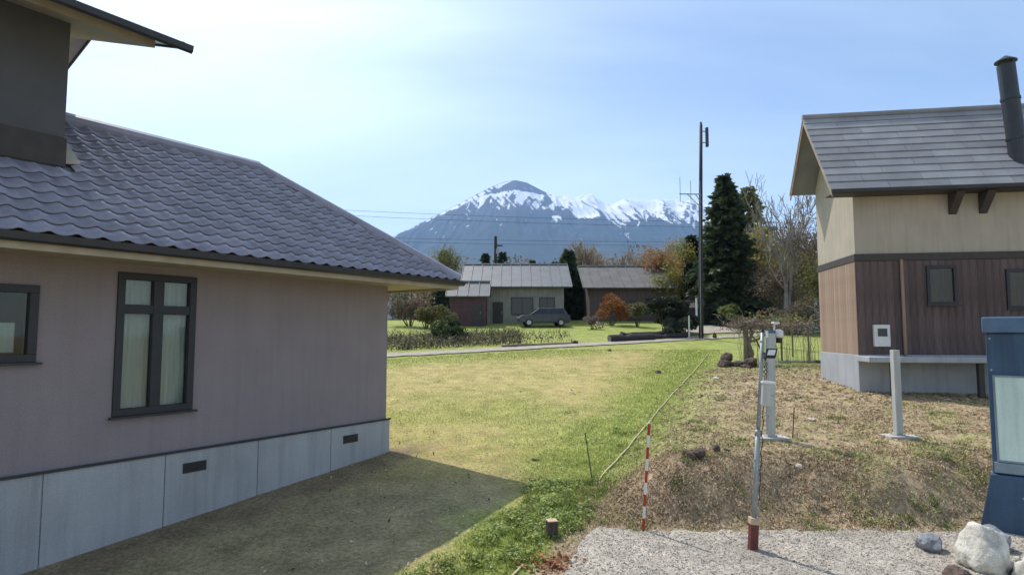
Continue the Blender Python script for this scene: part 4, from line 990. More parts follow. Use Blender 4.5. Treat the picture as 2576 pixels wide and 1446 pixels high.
# ------------------------------------------------------------------ ranging pole, stakes, stub, rope
RP = thing('ranging_pole', 'thin red and white banded ranging pole standing at the gravel edge', 'pole', (2.29, 11.05, 0.0))
lean = Matrix.Rotation(R(4.3), 4, 'Y')
def lp(z): v = lean @ Vector((0, 0, z)); return tuple(v)
zz0 = -0.06; k = 0
L_ = 1.84 / 9
b = MB(); b.tube([lp(-.12), lp(-.02), lp(.02)], [.003, .012, .016], 10); b.build('point', M['galv'], RP)
for k in range(9):
    b = MB(); b.tube([lp(.02 + k * L_), lp(.02 + (k + 1) * L_)], .025, 10); b.build('band', M['red'] if k % 2 == 0 else M['white'], RP, smooth=False)
b = MB(); b.tube([lp(.02 + 9 * L_), lp(.05 + 9 * L_)], [.025, .012], 10); b.build('pole_cap', M['white'], RP)
def stake(label, p, top, r, m):
    t = thing('garden_stake', label, 'stake', p)
    d = Vector(top) - Vector(p)
    b = MB(); b.tube([tuple(d * -.1), tuple(d * .5), tuple(d)], [r, r, r * .9], 7); b.build('rod', m, t)
    b = MB(); b.tube([tuple(d * .985), tuple(d * 1.01)], [r * 1.3, r * 1.1], 7); b.build('tip', m, t)
    return t
stake('dark green garden stake leaning left on the green lawn beside the rope', (1.73, 13.54, .26), (1.58, 13.5, 1.30), .013, M['bamboo'])
stake('thin black rod stuck in the straw right of the tall grey post', (6.44, 14.36, 1.04), (6.5, 14.36, 1.75), .011, M['black'])
ST = thing('timber_stub', 'short square timber stub in the weeds at the lower left', 'post', (0.68, 10.78, -.01), R(12))
b = MB(); b.box(-.085, .085, -.085, .085, -.15, .27); b.build('post_body', M['stump'], ST, bevel=.01)
b = MB(); b.box(-.088, .088, -.088, .088, .27, .285); b.build('cut_top', M['woodcap'], ST, bevel=.004)
pts = []
for i in range(120):
    y = 8.2 + i * (34.2 - 8.2) / 119; x = -0.05 + .437 * (y - 9.19) + .03 * math.sin(y * .5) + .012 * math.sin(y * 2.1)
    pts.append((x, y, gz(x, y) + .03 + .01 * math.sin(y * 5) - .16 * float(sm(9.7, 10.0, y) * sm(13.6, 13.1, y))))
b = MB(); b.tube(pts, .018, 7); tag(b.build('boundary_rope', M['rope'], smooth=True), 'pale yellow rope lying in a straight line across the lawn', 'rope')

# ------------------------------------------------------------------ instrument mast and posts
MS = thing('instrument_mast', 'slim galvanised mast with maroon base, white box and black framed floodlight', 'mast', (3.82, 10.07, 0.0))
lm = Matrix.Rotation(R(4.4), 4, 'Y')
def mp_(x, y, z): return tuple(lm @ Vector((x, y, z)))
b = MB(); b.box(-.062, .062, -.062, .062, -.2, .42, lm); b.build('base_socket', M['maroon'], MS, bevel=.006)
b = MB(); b.box(-.074, .074, -.074, .074, .42, .52, lm); b.build('timber_collar', M['woodcap'], MS, bevel=.008)
b = MB(); b.tube([mp_(0, 0, .45), mp_(0, 0, 1.85)], .041, 12); b.build('lower_tube', M['galv'], MS, smooth=True)
b = MB(); b.tube([mp_(0, 0, 1.85), mp_(0, 0, 3.47)], .030, 12); b.build('upper_tube', M['galv'], MS, smooth=True)
b = MB(); b.tube([mp_(0, 0, 1.80), mp_(0, 0, 1.90)], .050, 12); b.build('coupling', M['galv'], MS, smooth=True)
b = MB(); b.box(.0, .185, -.12, .04, 2.30, 2.65, lm); bx = b.build('instrument_box', M['greypaint'], MS, bevel=.008)
b = MB(); b.box(-.012, .20, -.135, .05, 2.65, 2.685, lm); b.build('box_lid', M['white'], bx, bevel=.005)
b = MB(); b.tube([mp_(.16, -.128, 2.47), mp_(.16, -.118, 2.47)], .016, 8); b.build('latch', M['galv'], bx)
# floodlight: parallelogram frame seen edge on
fb = MB(); q = [(-.015, -.17, 3.07), (.16, -.17, 3.08), (.215, -.10, 3.225), (.04, -.10, 3.215)]
fb.slab([mp_(*p) for p in q], .05); fl = fb.build('floodlight', M['black'], MS, bevel=.006)
cx_ = sum(p[0] for p in q) / 4; cy_ = sum(p[1] for p in q) / 4; cz_ = sum(p[2] for p in q) / 4
q2 = [(cx_ + (p[0] - cx_) * .66, cy_ + (p[1] - cy_) * .60 - .004, cz_ + (p[2] - cz_) * .60 + .003) for p in q]
fb = MB(); fb.slab([mp_(*p) for p in q2], -.006); fb.build('lens', M['white'], fl)
fb = MB(); fb.tube([mp_(0, 0, 3.13), mp_(.09, -.06, 3.13)], .012, 6); fb.build('bracket', M['black'], fl)
for k, (x0, z0, z1) in enumerate(((.045, 2.7, 3.08), (.075, 2.72, 3.0), (.05, .8, 2.3))):
    pts = [mp_(x0 + .012 * math.sin(i * 1.9 + k), -.045 + .008 * math.cos(i * 2.3), z0 + (z1 - z0) * i / 16) for i in range(17)]
    b = MB(); b.tube(pts, .007, 5); b.build('cable', M['black'], MS, smooth=True)
for z in (.9, 1.4, 2.1, 2.95, 3.3):
    b = MB(); b.tube([mp_(0, 0, z), mp_(0, 0, z + .03)], .047 if z < 1.8 else .036, 10); b.build('clamp', M['galv'], MS)
b = MB(); b.tube([mp_(0, 0, 3.47), mp_(0, 0, 3.52)], [.034, .02], 10); b.build('mast_cap', M['black'], MS)

def grey_post(label, loc, h, w_, lean_deg=0):
    t = thing('grey_post', label, 'post', loc)
    b = MB(); b.box(-.33, .36, -.24, .24, -.12, .045); b.build('footing_slab', M['concrete'], t, bevel=.012)
    lm2 = Matrix.Rotation(R(lean_deg), 4, 'Y')
    b = MB(); b.box(-w_ / 2, w_ / 2, -w_ / 2, w_ / 2, .04, h, lm2); b.build('post_shaft', M['greypaint'], t, bevel=.012)
    b = MB(); b.box(-w_ / 2 - .03, w_ / 2 + .03, -w_ / 2 - .03, w_ / 2 + .03, .045, .06); b.build('base_plate', M['galv'], t)
    for sx in (-1, 1):
        b = MB(); b.tube([(sx * (w_ / 2 + .015), -w_ / 2 - .015, .06), (sx * (w_ / 2 + .015), -w_ / 2 - .015, .09)], .012, 6); b.build('bolt', M['galv'], t)
    return t, lm2
GP, l2 = grey_post('tall pale grey square post on a concrete slab topped by a white sensor', (5.92, 14.32, 1.05), 2.46, .165, 1.6)
def g2(x, y, z): return tuple(l2 @ Vector((x, y, z)))
b = MB(); b.tube([g2(.09, 0, 2.30), g2(.09, 0, 2.62)], .02, 8); se = b.build('sensor_stem', M['white'], GP)
b = MB(); b.tube([g2(.12, 0, 2.60), g2(.12, 0, 2.63), g2(.12, 0, 2.66)], [.03, .10, .085], 14); b.build('sensor_cup', M['white'], se)
b = MB(); b.tube([g2(.20, 0, 2.30), g2(.20, 0, 2.36), g2(.20, 0, 2.46), g2(.20, 0, 2.50)], [.06, .10, .09, .03], 14); b.build('sensor_dome', M['white'], se)
b = MB(); b.tube([g2(.20, 0, 2.18), g2(.20, 0, 2.30)], .07, 12); b.build('sensor_housing', M['black'], se)
b = MB(); b.box(-.082, .082, -.09, .09, 2.40, 2.47, l2); b.build('post_cap', M['bluelight'], GP)
b = MB(); b.tube([g2(-.11, -.06, .1), g2(-.11, -.06, 2.3)], .02, 8); b.build('conduit', M['galv'], GP)
for z in (.5, 1.0, 1.5, 2.0):
    b = MB(); b.box(-.135, -.08, -.09, -.05, z, z + .03, l2); b.build('clip', M['galv'], GP)
grey_post('short pale grey square post on a concrete slab at the right of the bank top', (8.93, 14.45, 1.06), 2.0, .15)

# ------------------------------------------------------------------ information board at right
ib = Vector((0.75, -0.66, 0)).normalized()
IB = thing('information_board', 'tall dark blue board with pale mint panel standing behind pale boulders', 'sign', (8.42, 11.0, .05), math.atan2(ib.y, ib.x))
b = MB(); b.box(0, 2.4, 0, .30, .95, 3.40); b.build('board_body', M['blue'], IB, bevel=.03)
b = MB(); b.box(-.04, 2.44, -.06, .34, 3.40, 3.68); b.build('header', M['bluelight'], IB, bevel=.03)
b = MB(); b.prism([(-.28, -.3), (2.6, -.3), (2.44, .95), (-.03, .95)], -.06, .36, 'xz'); b.build('base_skirt', M['blue'], IB, bevel=.02)
b = MB(); b.box(.03, 2.4, -.045, 0, .98, 1.16); b.build('rail', M['greyblue'], IB, bevel=.01)
b = MB(); b.box(.10, 2.3, -.03, 0, 1.17, 2.66); pn = b.build('panel', M['mint'], IB, bevel=.006)
for (bx_, bz_) in ((.06, 3.3), (.06, 2.75), (.06, 1.06), (1.2, 1.06), (1.2, 2.75), (.4, .6), (1.4, .6)):
    b = MB(); b.tube([(bx_, -.05 if bz_ < .9 else -.001, bz_), (bx_, -.085 if bz_ < .9 else -.055 if bz_ < 1.2 else -.014, bz_)], .018, 8); b.build('bolt', M['galv'], IB)
for (z0, z1) in ((1.17, 1.20), (2.63, 2.66)):
    b = MB(); b.box(.10, 2.3, -.042, -.0301, z0, z1); b.build('panel_edge', M['greyblue'], pn)
b = MB(); b.box(.07, .10, -.042, 0, 1.17, 2.66); b.build('panel_edge', M['greyblue'], pn)
for (x0, z0, ww, hh) in ((.62, 2.05, .22, .12), (.60, 1.5, .28, .14)):
    b = MB(); b.box(x0, x0 + ww, -.034, -.03, z0, z0 + hh); b.build('print_mark', M['mintmark'], pn)

# ------------------------------------------------------------------ rocks and logs
def rock(name, label, loc, s, seed, m, group=None, sub=3, squash=(1, 1, .75), rough=.35):
    import bmesh
    bm = bmesh.new(); bmesh.ops.create_icosphere(bm, subdivisions=sub, radius=1.0)
    rng = np.random.default_rng(seed)
    dirs = rng.normal(size=(15, 3)); dirs /= np.linalg.norm(dirs, axis=1)[:, None]; cut = .58 + .3 * rng.random(15)
    for v in bm.verts:
        p = np.array(v.co); n = p / np.linalg.norm(p); r_ = 1.0
        for d, c in zip(dirs, cut):
            q = float(n @ d)
            if q > 0: r_ = min(r_, c / max(q, .2))
        r_ *= 1 + rough * .35 * (float(vn(n[0] * 2.4 + seed, n[1] * 2.4 + n[2] * 1.7, seed)) - .5) + rough * .45 * (float(vn(n[0] * 6 + seed, n[1] * 6 + n[2] * 5, seed + 3)) - .5) + rough * .22 * (float(vn(n[0] * 14 + seed, n[1] * 14 + n[2] * 11, seed + 4)) - .5)
        v.co = Vector(n * r_ * s * np.array(squash))
    me = bpy.data.meshes.new(name); bm.to_mesh(me); bm.free(); me.materials.append(m)
    for p in me.polygons: p.use_smooth = sub > 3
    at = me.attributes.new('Col', 'FLOAT_COLOR', 'POINT'); at.data.foreach_set('color', np.ones(len(me.vertices) * 4, np.float32))
    o = bpy.data.objects.new(name, me); COL.objects.link(o); o.location = (loc[0], loc[1], loc[2] + s * squash[2] * .55); o.rotation_euler = (0, 0, seed * 1.7)
    return tag(o, label, 'rock', group)
RG = 'dark lava rocks on the ground'
rock('lava_rock', 'brown lava rock on top of the heap left of the trellis post', (10.45, 30.1, 2.18), .42, 1, M['rock'], RG, squash=(1.1, .8, .55))
rock('lava_rock', 'brown lava rock at the lower left of the heap by the trellis post', (10.2, 29.6, 1.86), .36, 2, M['rock'], RG, squash=(1.2, .9, .7))
rock('lava_rock', 'brown lava rock at the lower right of the heap by the trellis post', (10.78, 29.7, 1.88), .34, 3, M['rock'], RG, squash=(1.1, .9, .65))
rock('lava_rock', 'brown lava rock directly at the foot of the trellis post', (11.35, 29.4, 1.86), .40, 4, M['rock'], RG, squash=(1.0, .9, .8))
rock('lava_rock', 'flat brown lava rock wedged left of the trellis foot rock', (10.98, 29.1, 1.83), .24, 5, M['rock'], RG, squash=(1.4, .9, .5))
rock('lava_rock', 'pointed dark rock of the pair on top of the bank', (3.74, 12.5, .97), .165, 6, M['rock'], RG, squash=(.95, .8, .95))
rock('lava_rock', 'flatter lighter rock of the pair on top of the bank', (3.50, 12.52, .95), .165, 7, M['rock'], RG, squash=(1.05, .8, .65))
rock('lava_rock', 'small dark rock right of the pair on the bank', (4.26, 13.05, 1.0), .115, 8, M['rock'], RG, squash=(1, .8, .9))
rock('lava_rock', 'smallest dark rock beside the small rock on the bank', (4.46, 13.0, 1.0), .065, 9, M['rock'], RG)
rock('lava_rock', 'dark rock lying alone in the far green lawn', (6.52, 27.75, 1.68), .2, 10, M['rock'], RG, squash=(1.2, .8, .55))
rock('lava_rock', 'dark clod in the lawn at the left, before the stake', (.55, 15.0, .41), .09, 11, M['rock'], RG, squash=(1.5, .8, .5))
rock('lava_rock', 'small dark clod in the lawn near the track', (5.6, 35.6, 2.47), .16, 12, M['rock'], RG, squash=(2.2, .8, .5))
rock('lava_rock', 'low stone stub beside the track right of the antenna pole', (13.75, 42.0, 3.12), .28, 13, M['rock'], RG, squash=(.6, .6, 1.0))
rock('pale_stone', 'small pale stone on the straw below the rope end', (8.25, 25.1, 1.63), .12, 14, M['palerock'], 'small pale stones', squash=(1.4, .9, .5))
rock('pale_stone', 'small white stone in the middle of the bank slope', (5.62, 12.3, .83), .065, 15, M['palerock'], 'small pale stones')
rock('pale_stone', 'pinkish stone on the straw left of the short grey post', (7.85, 16.4, 1.16), .11, 16, M['flash'], 'small pale stones', squash=(1.3, .9, .6))
rock('dark_pebble', 'small dark pebble on the gravel left of the ranging pole', (1.98, 10.72, .0), .035, 17, M['rock'], 'pebbles on the gravel')
rock('dark_pebble', 'small dark pebble on the gravel at the right edge', (8.2, 9.62, .0), .05, 18, M['rock'], 'pebbles on the gravel')
BG = 'boulders at the right corner'
rock('boulder', 'large pale boulder in front of the dark blue board', (6.92, 9.35, -.05), .50, 21, M['palerock'], BG, squash=(1, .9, 1.0), rough=.35, sub=4)
rock('boulder', 'pale boulder cut by the lower right corner of the view', (7.40, 8.75, -.05), .45, 22, M['palerock'], BG, squash=(1, .9, .8), rough=.35, sub=4)
rock('boulder', 'small blue grey boulder left of the large pale boulder', (6.62, 10.05, -.02), .24, 23, M['greyrock'], BG, squash=(1, .9, .9))
rock('boulder', 'dark boulder in the gap below the large pale boulder', (6.28, 9.0, -.05), .22, 24, M['rock'], BG, squash=(1.1, .9, .7))
rock('boulder', 'grey boulder behind the large pale boulder, against the blue board', (7.65, 10.1, -.02), .36, 25, M['greyrock'], BG, squash=(1, .9, .8))

def log(label, a, c, r, m, seed=0, group='logs along the track'):
    A, Cc_ = Vector(a), Vector(c)
    rng = np.random.default_rng(seed); t = thing('log', label, 'log', tuple(A), 0, group)
    d = Cc_ - A; pts = [tuple(d * (i / 8) + Vector((0, 0, rng.normal() * r * .12))) for i in range(9)]
    b = MB(); b.tube(pts, [r * (1 + rng.normal() * .07) for _ in pts], 10); b.build('bark', m, t, smooth=False)
    n = d.normalized()
    for e in (Vector((0, 0, 0)) - n * .012, d + n * .001):
        b = MB(); b.tube([tuple(e), tuple(e + n * .011)], r * .92, 10); b.build('cut_end', M['wood'], t)
    return t
log('large dark log lying along the track at its left end of the stack', (6.3, 40.0, 3.1), (9.4, 41.2, 3.22), .26, M['poledark'], 1)
log('dark log continuing the line towards the antenna pole', (9.2, 41.4, 3.2), (12.0, 42.4, 3.3), .22, M['poledark'], 2)
log('dark log lying on the back of the log line', (7.2, 40.8, 3.35), (10.6, 42.2, 3.5), .17, M['poledark'], 3)
log('thin weathered log edging the bed of dead stalks', (-.6, 36.95, 2.72), (3.8, 38.7, 2.86), .075, M['wood'], 4)
log('short dark log end at the tip of the thin weathered log', (3.75, 38.75, 2.87), (4.1, 38.9, 2.9), .13, M['poledark'], 5)
tl = thing('kerb_slab', 'pale concrete kerb lying on the straw right of the trellis', 'kerb', G(14.3, 31.0), R(2))
b = MB(); b.box(-1.1, 2.6, -.16, .16, -.05, .09); b.build('slab', M['concrete'], tl, bevel=.012)
b = MB(); b.box(.75, 1.7, -.30, -.17, -.05, .10); b.build('edge_stone', M['rock'], tl, bevel=.02)

# ------------------------------------------------------------------ vine trellis
TR = thing('vine_trellis', 'rustic wooden vine trellis with bare vines and rocks at its foot', 'trellis', G(11.55, 30.6))
zt = 1.95
for (x, y, hh, r) in ((0, 0, 2.0, .13), (.95, 2.2, 1.9, .05), (1.9, .3, 1.95, .05), (3.2, .2, 1.9, .05), (3.4, 2.4, 1.95, .05)):
    b = MB(); z0 = gz(11.55 + x, 30.6 + y) - gz(11.55, 30.6); b.tube([(x, y, z0 - .2), (x + .02, y, z0 + hh * .5), (x - .01, y, z0 + hh)], [r, r * .9, r * .8], 9); b.build('post', M['wood'], TR)
for (a, c) in (((-.3, 0, zt - .12), (3.6, .25, zt - .1)), ((-.2, 2.3, zt), (3.7, 2.4, zt)), ((0, -.2, zt - .02), (.9, 2.5, zt)), ((3.2, 0, zt), (3.4, 2.6, zt))):
    b = MB(); b.tube([a, c], .035, 7); b.build('rail', M['wood'], TR)
rng = np.random.default_rng(99); b = MB(); P = []; cc = []
b.tube([(.15, -.12, 0), (.28, -.1, .5), (.12, -.08, 1.0), (.35, 0, 1.5), (.2, .1, 1.95)], [.11, .10, .09, .075, .05], 7, col=(.24, .19, .145))
b.tube([(.95, -.2, -.05), (.8, -.1, .5), (.55, 0, 1.1), (.2, 0, 1.5)], [.05, .05, .045, .03], 6, col=(.24, .19, .145))
b.tube([(.15, -.1, 1.05), (.6, -.1, 1.2), (1.1, 0, 1.5), (1.5, .1, 1.9)], [.07, .06, .04, .03], 6, col=(.24, .19, .145))
for i in range(300):
    x = U(rng, -.6, 3.8); y = U(rng, -.4, 2.6); z = zt + rng.normal() * .12
    if rng.random() < .3: x = U(rng, -.5, .9); y = U(rng, -.3, .4)
    p = Vector((x, y, z)); d = Vector((rng.normal(), rng.normal(), rng.normal() * .6 - .25)).normalized(); pts = [p]
    for q in range(4):
        d = (d + Vector((rng.normal() * .5, rng.normal() * .5, rng.normal() * .4 - .12))).normalized(); p = p + d * U(rng, .1, .24); pts.append(p)
    c = np.array(((.30, .24, .19), (.17, .12, .10), (.40, .33, .26))[int(rng.integers(3))])
    b.tube(pts, [.017, .015, .013, .011, .009], 3, cap=False, col=c)
for i in range(60):
    x = U(rng, -.2, 3.7); y = U(rng, -.3, .5); z1 = U(rng, .9, 1.9); b.tube([(x, y, 0), (x + rng.normal() * .06, y, z1 * .6), (x + rng.normal() * .14, y, z1)], [.014, .012, .009], 3, cap=False, col=(.33, .31, .2))
M['vine'] = mat('vine_wood', (1, 1, 1), (.7, .7, .7), .9, 20, usecol=True)
b.build('vine_stems', M['vine'], TR, smooth=True, recalc=False)
for i in range(420):
    x = U(rng, .6, 3.6); y = U(rng, .2, 2.6); P.append((x, y, zt + .12 + abs(rng.normal()) * .22)); cc.append(((.16, .17, .05), (.27, .26, .09), (.09, .11, .035))[int(rng.integers(3))])
for i in range(260):
    x = U(rng, -.7, 3.6); P.append((x, U(rng, -.4, 2), zt + rng.normal() * .16)); cc.append(((.20, .12, .09), (.28, .2, .14), (.10, .06, .05))[int(rng.integers(3))])
V, F, Cc = leaf_quads(np.array(P), None, .06, np.array(cc), rng); b = MB(); b.add(V, [F], Cc); b.build('foliage', M['leaf'], TR, recalc=False)

# ------------------------------------------------------------------ grass, straw, gravel (uncountable)
GI = None
def ground_z(x, y):
    """height of the built ground sheet, bank relief included"""
    z = g(x, y)
    rr = sm(0, 0.6, urope(x, y)) * sm(11.0, 11.5, y) * sm(40, 28, y) * sm(40, 25, x)
    bk = rr * sm(13.6, 12.4, y)
    z = z + bk * (0.16 * (fbm(x * 1.6, y * 1.6, 5) - 0.5) + 0.10 * (fbm(x * 5, y * 5, 8, 2) - 0.5)) + rr * 0.05 * (fbm(x * 2, y * 2, 6) - .5)
    return z + 0.05 * (fbm(x * 1.1, y * 1.1, 33) - 0.5) * sm(8, 10, y) * sm(36, 30, y) * sm(-8, -5, x) * sm(30, 20, x) * (1 - sm(0, .5, urope(x, y)) * sm(11.4, 11.0, y))

def blades(b, x, y, h, w_, col, rng, lean=.6):
    n = len(x); z = ground_z(x, y) - .005
    a = rng.random(n) * 6.283; l = np.abs(rng.normal(size=n)) * lean * h; fa = rng.random(n) * 6.283
    ex, ey = np.cos(a) * w_, np.sin(a) * w_
    p0 = np.stack([x - ex, y - ey, z], -1); p1 = np.stack([x + ex, y + ey, z], -1); p2 = np.stack([x + np.cos(fa) * l, y + np.sin(fa) * l, z + h], -1)
    V = np.stack([p0, p1, p2], 1).reshape(-1, 3); b.add(V, [np.arange(3 * n).reshape(-1, 3)], np.repeat(col, 3, 0))
rng = np.random.default_rng(123)
b = MB()
def lawn_pts(n, x0, x1, y0, y1):
    x = rng.uniform(x0, x1, n); y = rng.uniform(y0, y1, n)
    return x, y
def inview(x, y): return (np.abs(x) < 0.86 * y + .5)
for (n, x0, x1, y0, y1, hs, ws) in ((120000, -6, 4.5, 8.6, 16, .040, .005), (70000, -8, 9, 16, 26, .045, .010), (60000, -12, 18, 26, 36, .05, .018)):
    x, y = lawn_pts(n, x0, x1, y0, y1)
    C_, gm, r = zones(x, y); u = urope(x, y)
    keep = inview(x, y) & (u < .5 + .5 * rng.normal(size=n)) & (rng.random(n) < .25 + .75 * gm) & (y - .44 * x < 35.0)
    keep &= ~((y < 10.9) & (u > .2))
    keep &= ~((y < 13.4) & (u < -1.4 + .8 * (fbm(x * 1.5, y * 1.5, 88) - .5)) & (rng.random(n) < .985))
    x, y, gm = x[keep], y[keep], gm[keep]; n = len(x)
    h = hs * (.5 + rng.random(n)) * (.55 + .9 * gm)
    dry = np.array((.50, .42, .16)); gr = np.array((.20, .295, .055)); yg = np.array((.36, .40, .09))
    m_ = rng.random((n, 1)); col = np.where(rng.random((n, 1)) < gm[:, None] * .9, gr * m_ + yg * (1 - m_), dry * (.75 + .5 * m_))
    blades(b, x, y, h, np.full(n, ws), col, rng)
# broad leaved weeds in clumps at the near left, and on the terrace edge
cl = rng.uniform(0, 1, (420, 2)); cxx = -3.4 + 6.2 * cl[:, 0]; cyy = 8.7 + 5.0 * cl[:, 1]
k = (urope(cxx, cyy) < .35) & (urope(cxx, cyy) > -1.25 - .8 * np.maximum(0, 9.9 - cyy)) & ~((cyy < 10.7) & (urope(cxx, cyy) > .1)); cxx, cyy = cxx[k], cyy[k]
ex = rng.uniform(0, 1, (150, 2)); ecx = np.concatenate([cxx, 1.5 + 11 * ex[:, 0]]); ecy = np.concatenate([cyy, 11.0 + 9 * ex[:, 1] ** 1.5])
for (cx1, cy1) in zip(ecx, ecy):
    n = int(rng.integers(14, 60)); s = U(rng, .05, .16)
    x = cx1 + rng.normal(size=n) * s; y = cy1 + rng.normal(size=n) * s
    if not (cx1 < .86 * cy1): continue
    t0 = rng.random(); base = np.array((.10, .17, .035)) * (1 - t0) + np.array((.25, .29, .07)) * t0
    blades(b, x, y, .05 + .07 * rng.random(n), np.full(n, .011), base * (.6 + .8 * rng.random((n, 1))), rng, 1.1)
def flat_leaves(b, x, y, h, size, col, rng):
    n = len(x); z = ground_z(x, y) + h
    a = rng.random(n) * 6.283; t1 = rng.normal(size=n) * .5; t2 = rng.normal(size=n) * .5
    ex = np.stack([np.cos(a), np.sin(a), t1], -1) * size[:, None]; ey = np.stack([-np.sin(a), np.cos(a), t2], -1) * size[:, None] * .55
    P = np.stack([x, y, z], -1); V = np.stack([P + ex, P + ey, P - ex, P - ey], 1).reshape(-1, 3)
    b.add(V, [np.arange(4 * n).reshape(-1, 4)], np.repeat(col, 4, 0))
def weed_patch(n, x0, x1, y0, y1, test, sz):
    x = rng.uniform(x0, x1, n); y = rng.uniform(y0, y1, n); q = fbm(x * 2.1, y * 2.1, 71, 3)
    k = test(x, y) & inview(x, y) & (q > .42 + .12 * rng.random(n)); x, y, q = x[k], y[k], q[k]; n = len(x)
    m_ = rng.random((n, 1)); v = fbm(x * 5, y * 5, 75, 2)[:, None]
    col = (np.array((.15, .24, .055)) * (1 - m_) + np.array((.50, .56, .18)) * m_) * (.45 + 1.1 * v)
    col = np.where(rng.random((n, 1)) < .06, np.array((.48, .42, .24)), col)
    flat_leaves(b, x, y, rng.random(n) * .11 * (q - .3) / .3, sz * (.5 + rng.random(n)), col, rng)
weed_patch(34000, -3.6, 2.6, 8.7, 13.6, lambda x, y: (urope(x, y) < .3 + (fbm(x * 2, y * 2, 77) - .5)) & (urope(x, y) > -1.3 + .9 * (fbm(x * 1.6, y * 1.6, 88) - .5) - .5 * np.maximum(0, 10.2 - y)), .027)
weed_patch(22000, -3, 7, 13.3, 21, lambda x, y: (np.abs(urope(x, y) + .5) < 1.5) , .022)
weed_patch(16000, 1.5, 13, 11.2, 13.2, lambda x, y: (urope(x, y) > .5) & (fbm(x * .9, y * .9, 78) > .57), .018)
weed_patch(12000, 3, 14, 13.2, 17, lambda x, y: (urope(x, y) > .5) & (fbm(x * .8, y * .8, 79) > .58), .018)
tag(b.build('grass', M['blade'], recalc=False), kind='stuff')
# fallen leaves on the lawn and the bare soil
b = MB()
n = 900; x = rng.uniform(-4, 6, n); y = rng.uniform(9, 24, n); k = (urope(x, y) < .2); x, y = x[k], y[k]
flat_leaves(b, x, y, np.full(len(x), .035), .02 + .02 * rng.random(len(x)), np.where(rng.random((len(x), 1)) < .4, np.array((.08, .06, .04)), np.array((.62, .56, .40))), rng)
x = .55 + .22 * rng.normal(size=160); y = 9.75 + .18 * rng.normal(size=160)
flat_leaves(b, x, y, .01 + .04 * rng.random(160), .03 + .03 * rng.random(160), np.array((.38, .17, .08)) * (.5 + .9 * rng.random((160, 1))), rng)
x = 1.2 + .5 * rng.normal(size=260); y = 10.3 + .5 * rng.normal(size=260)
flat_leaves(b, x, y, .006 + .02 * rng.random(260), .014 + .02 * rng.random(260), np.array((.34, .2, .12)) * (.4 + .9 * rng.random((260, 1))), rng)
tag(b.build('fallen_leaves', M['straw'], recalc=False), kind='stuff')

# curled dry straw over the bank and terrace
b = MB()
def litter(b, x, y, L, wd, col, rng, lift=.04):
    n = len(x); z = ground_z(x, y)
    a = rng.random(n) * 6.283; dx, dy = np.cos(a), np.sin(a); up = np.abs(rng.normal(size=n)) * lift
    px, py = -dy * wd, dx * wd; z0 = z + .006 + up * .3; z1 = z + .012 + up; z2 = z + .004 + up * rng.random(n) * .6
    c0 = np.stack([x - dx * L, y - dy * L, z0], -1); c1 = np.stack([x, y, z1], -1); c2 = np.stack([x + dx * L * .8 + px, y + dy * L * .8 + py, z2], -1)
    o = np.stack([px, py, rng.normal(size=n) * wd * .6], -1)
    V = np.stack([c0 - o, c0 + o, c1 + o, c1 - o, c2 + o, c2 - o], 1).reshape(-1, 3); I = np.arange(n)[:, None] * 6
    b.add(V, [np.concatenate([I + np.array([[0, 1, 2, 3]]), I + np.array([[3, 2, 4, 5]])])], np.repeat(col, 6, 0))
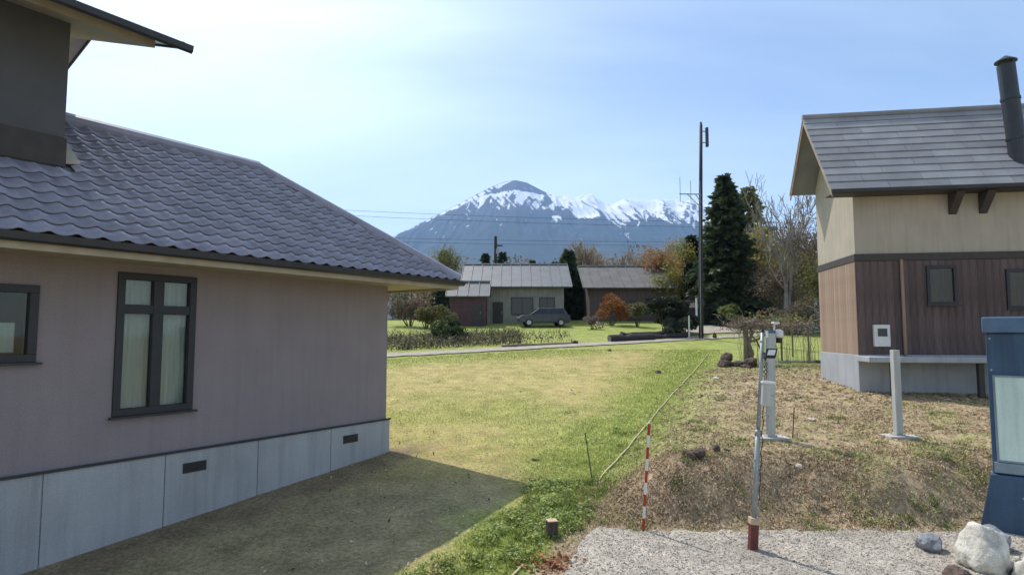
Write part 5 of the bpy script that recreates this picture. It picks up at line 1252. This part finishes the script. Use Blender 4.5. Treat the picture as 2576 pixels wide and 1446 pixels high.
for (n, x0, x1, y0, y1, L, wd, bk) in ((62000, .6, 12.5, 10.7, 13.6, .036, .0055, True), (34000, 1.5, 15, 12.6, 19, .05, .008, False), (26000, 4, 19, 19, 30, .07, .014, False)):
    x = rng.uniform(x0, x1, n); y = rng.uniform(y0, y1, n); u = urope(x, y)
    cl_ = fbm(x * 1.1, y * 1.1, 61); c2_ = fbm(x * 4, y * 4, 66, 2)
    keep = inview(x, y) & (u > .1 + .4 * rng.normal(size=n)) & (x > 1.0 + .5 * np.maximum(0, 12 - y)) & (rng.random(n) < .30 + 1.3 * (cl_ - .3) + .8 * (c2_ - .5))
    if bk: keep &= rng.random(n) < sm(13.6, 12.7, y + 1.0 * (cl_ - .5)) * (.06 + .94 * sm(10.85, 11.25, y + .5 * (c2_ - .5)))
    else: keep &= rng.random(n) < .25 + .75 * sm(12.6, 13.6, y)
    x, y = x[keep], y[keep]; n = len(x); m_ = rng.random((n, 1)); s_ = rng.random((n, 1))
    col = np.where(s_ < .45, np.array((.50, .40, .25)) * (.7 + .5 * m_), np.where(s_ < .78, np.array((.42, .31, .19)) * (.6 + .7 * m_), np.array((.22, .14, .085)) * (.7 + .6 * m_)))
    litter(b, x, y, L * (.4 + 1.1 * rng.random(n)), wd * (.6 + .8 * rng.random(n)), col, rng, .026 if bk else .02)
tag(b.build('straw_litter', M['straw'], recalc=False), kind='stuff')

# gravel stones
n = 30000
x = rng.uniform(-.4, 9.5, n); y = rng.uniform(8.4, 11.35, n); u = urope(x, y)
keep = inview(x, y) & (u > .55 + .28 * rng.normal(size=n)) & (y < 11.0 + .12 * rng.normal(size=n)); x, y = x[keep], y[keep]; n = len(x)
s = .0055 + .013 * rng.random(n) ** 3
octv = np.array([(1, 0, 0), (-1, 0, 0), (0, 1, 0), (0, -1, 0), (0, 0, .7), (0, 0, -.7)], float)
a = rng.random(n) * 6.283; ca, sa = np.cos(a), np.sin(a)
sc3 = np.stack([s * (.7 + .6 * rng.random(n)), s * (.7 + .6 * rng.random(n)), s], -1)
V = octv[None] * sc3[:, None] * (1 + .25 * rng.normal(size=(n, 6, 1)))
Vx = V[..., 0] * ca[:, None] - V[..., 1] * sa[:, None]; Vy = V[..., 0] * sa[:, None] + V[..., 1] * ca[:, None]
V = np.stack([Vx + x[:, None], Vy + y[:, None], V[..., 2] + (g(x, y) + .03 + s * .3)[:, None]], -1).reshape(-1, 3)
of = np.array([[0, 2, 4], [2, 1, 4], [1, 3, 4], [3, 0, 4], [2, 0, 5], [1, 2, 5], [3, 1, 5], [0, 3, 5]])
F = (np.arange(n)[:, None, None] * 6 + of[None]).reshape(-1, 3)
t0 = rng.random((n, 1)); col = np.array((.50, .45, .38)) * (.38 + .95 * t0)
b = MB(); b.add(V, [F], np.repeat(col, 6, 0)); tag(b.build('gravel', M['stonebit'], recalc=False), kind='stuff')
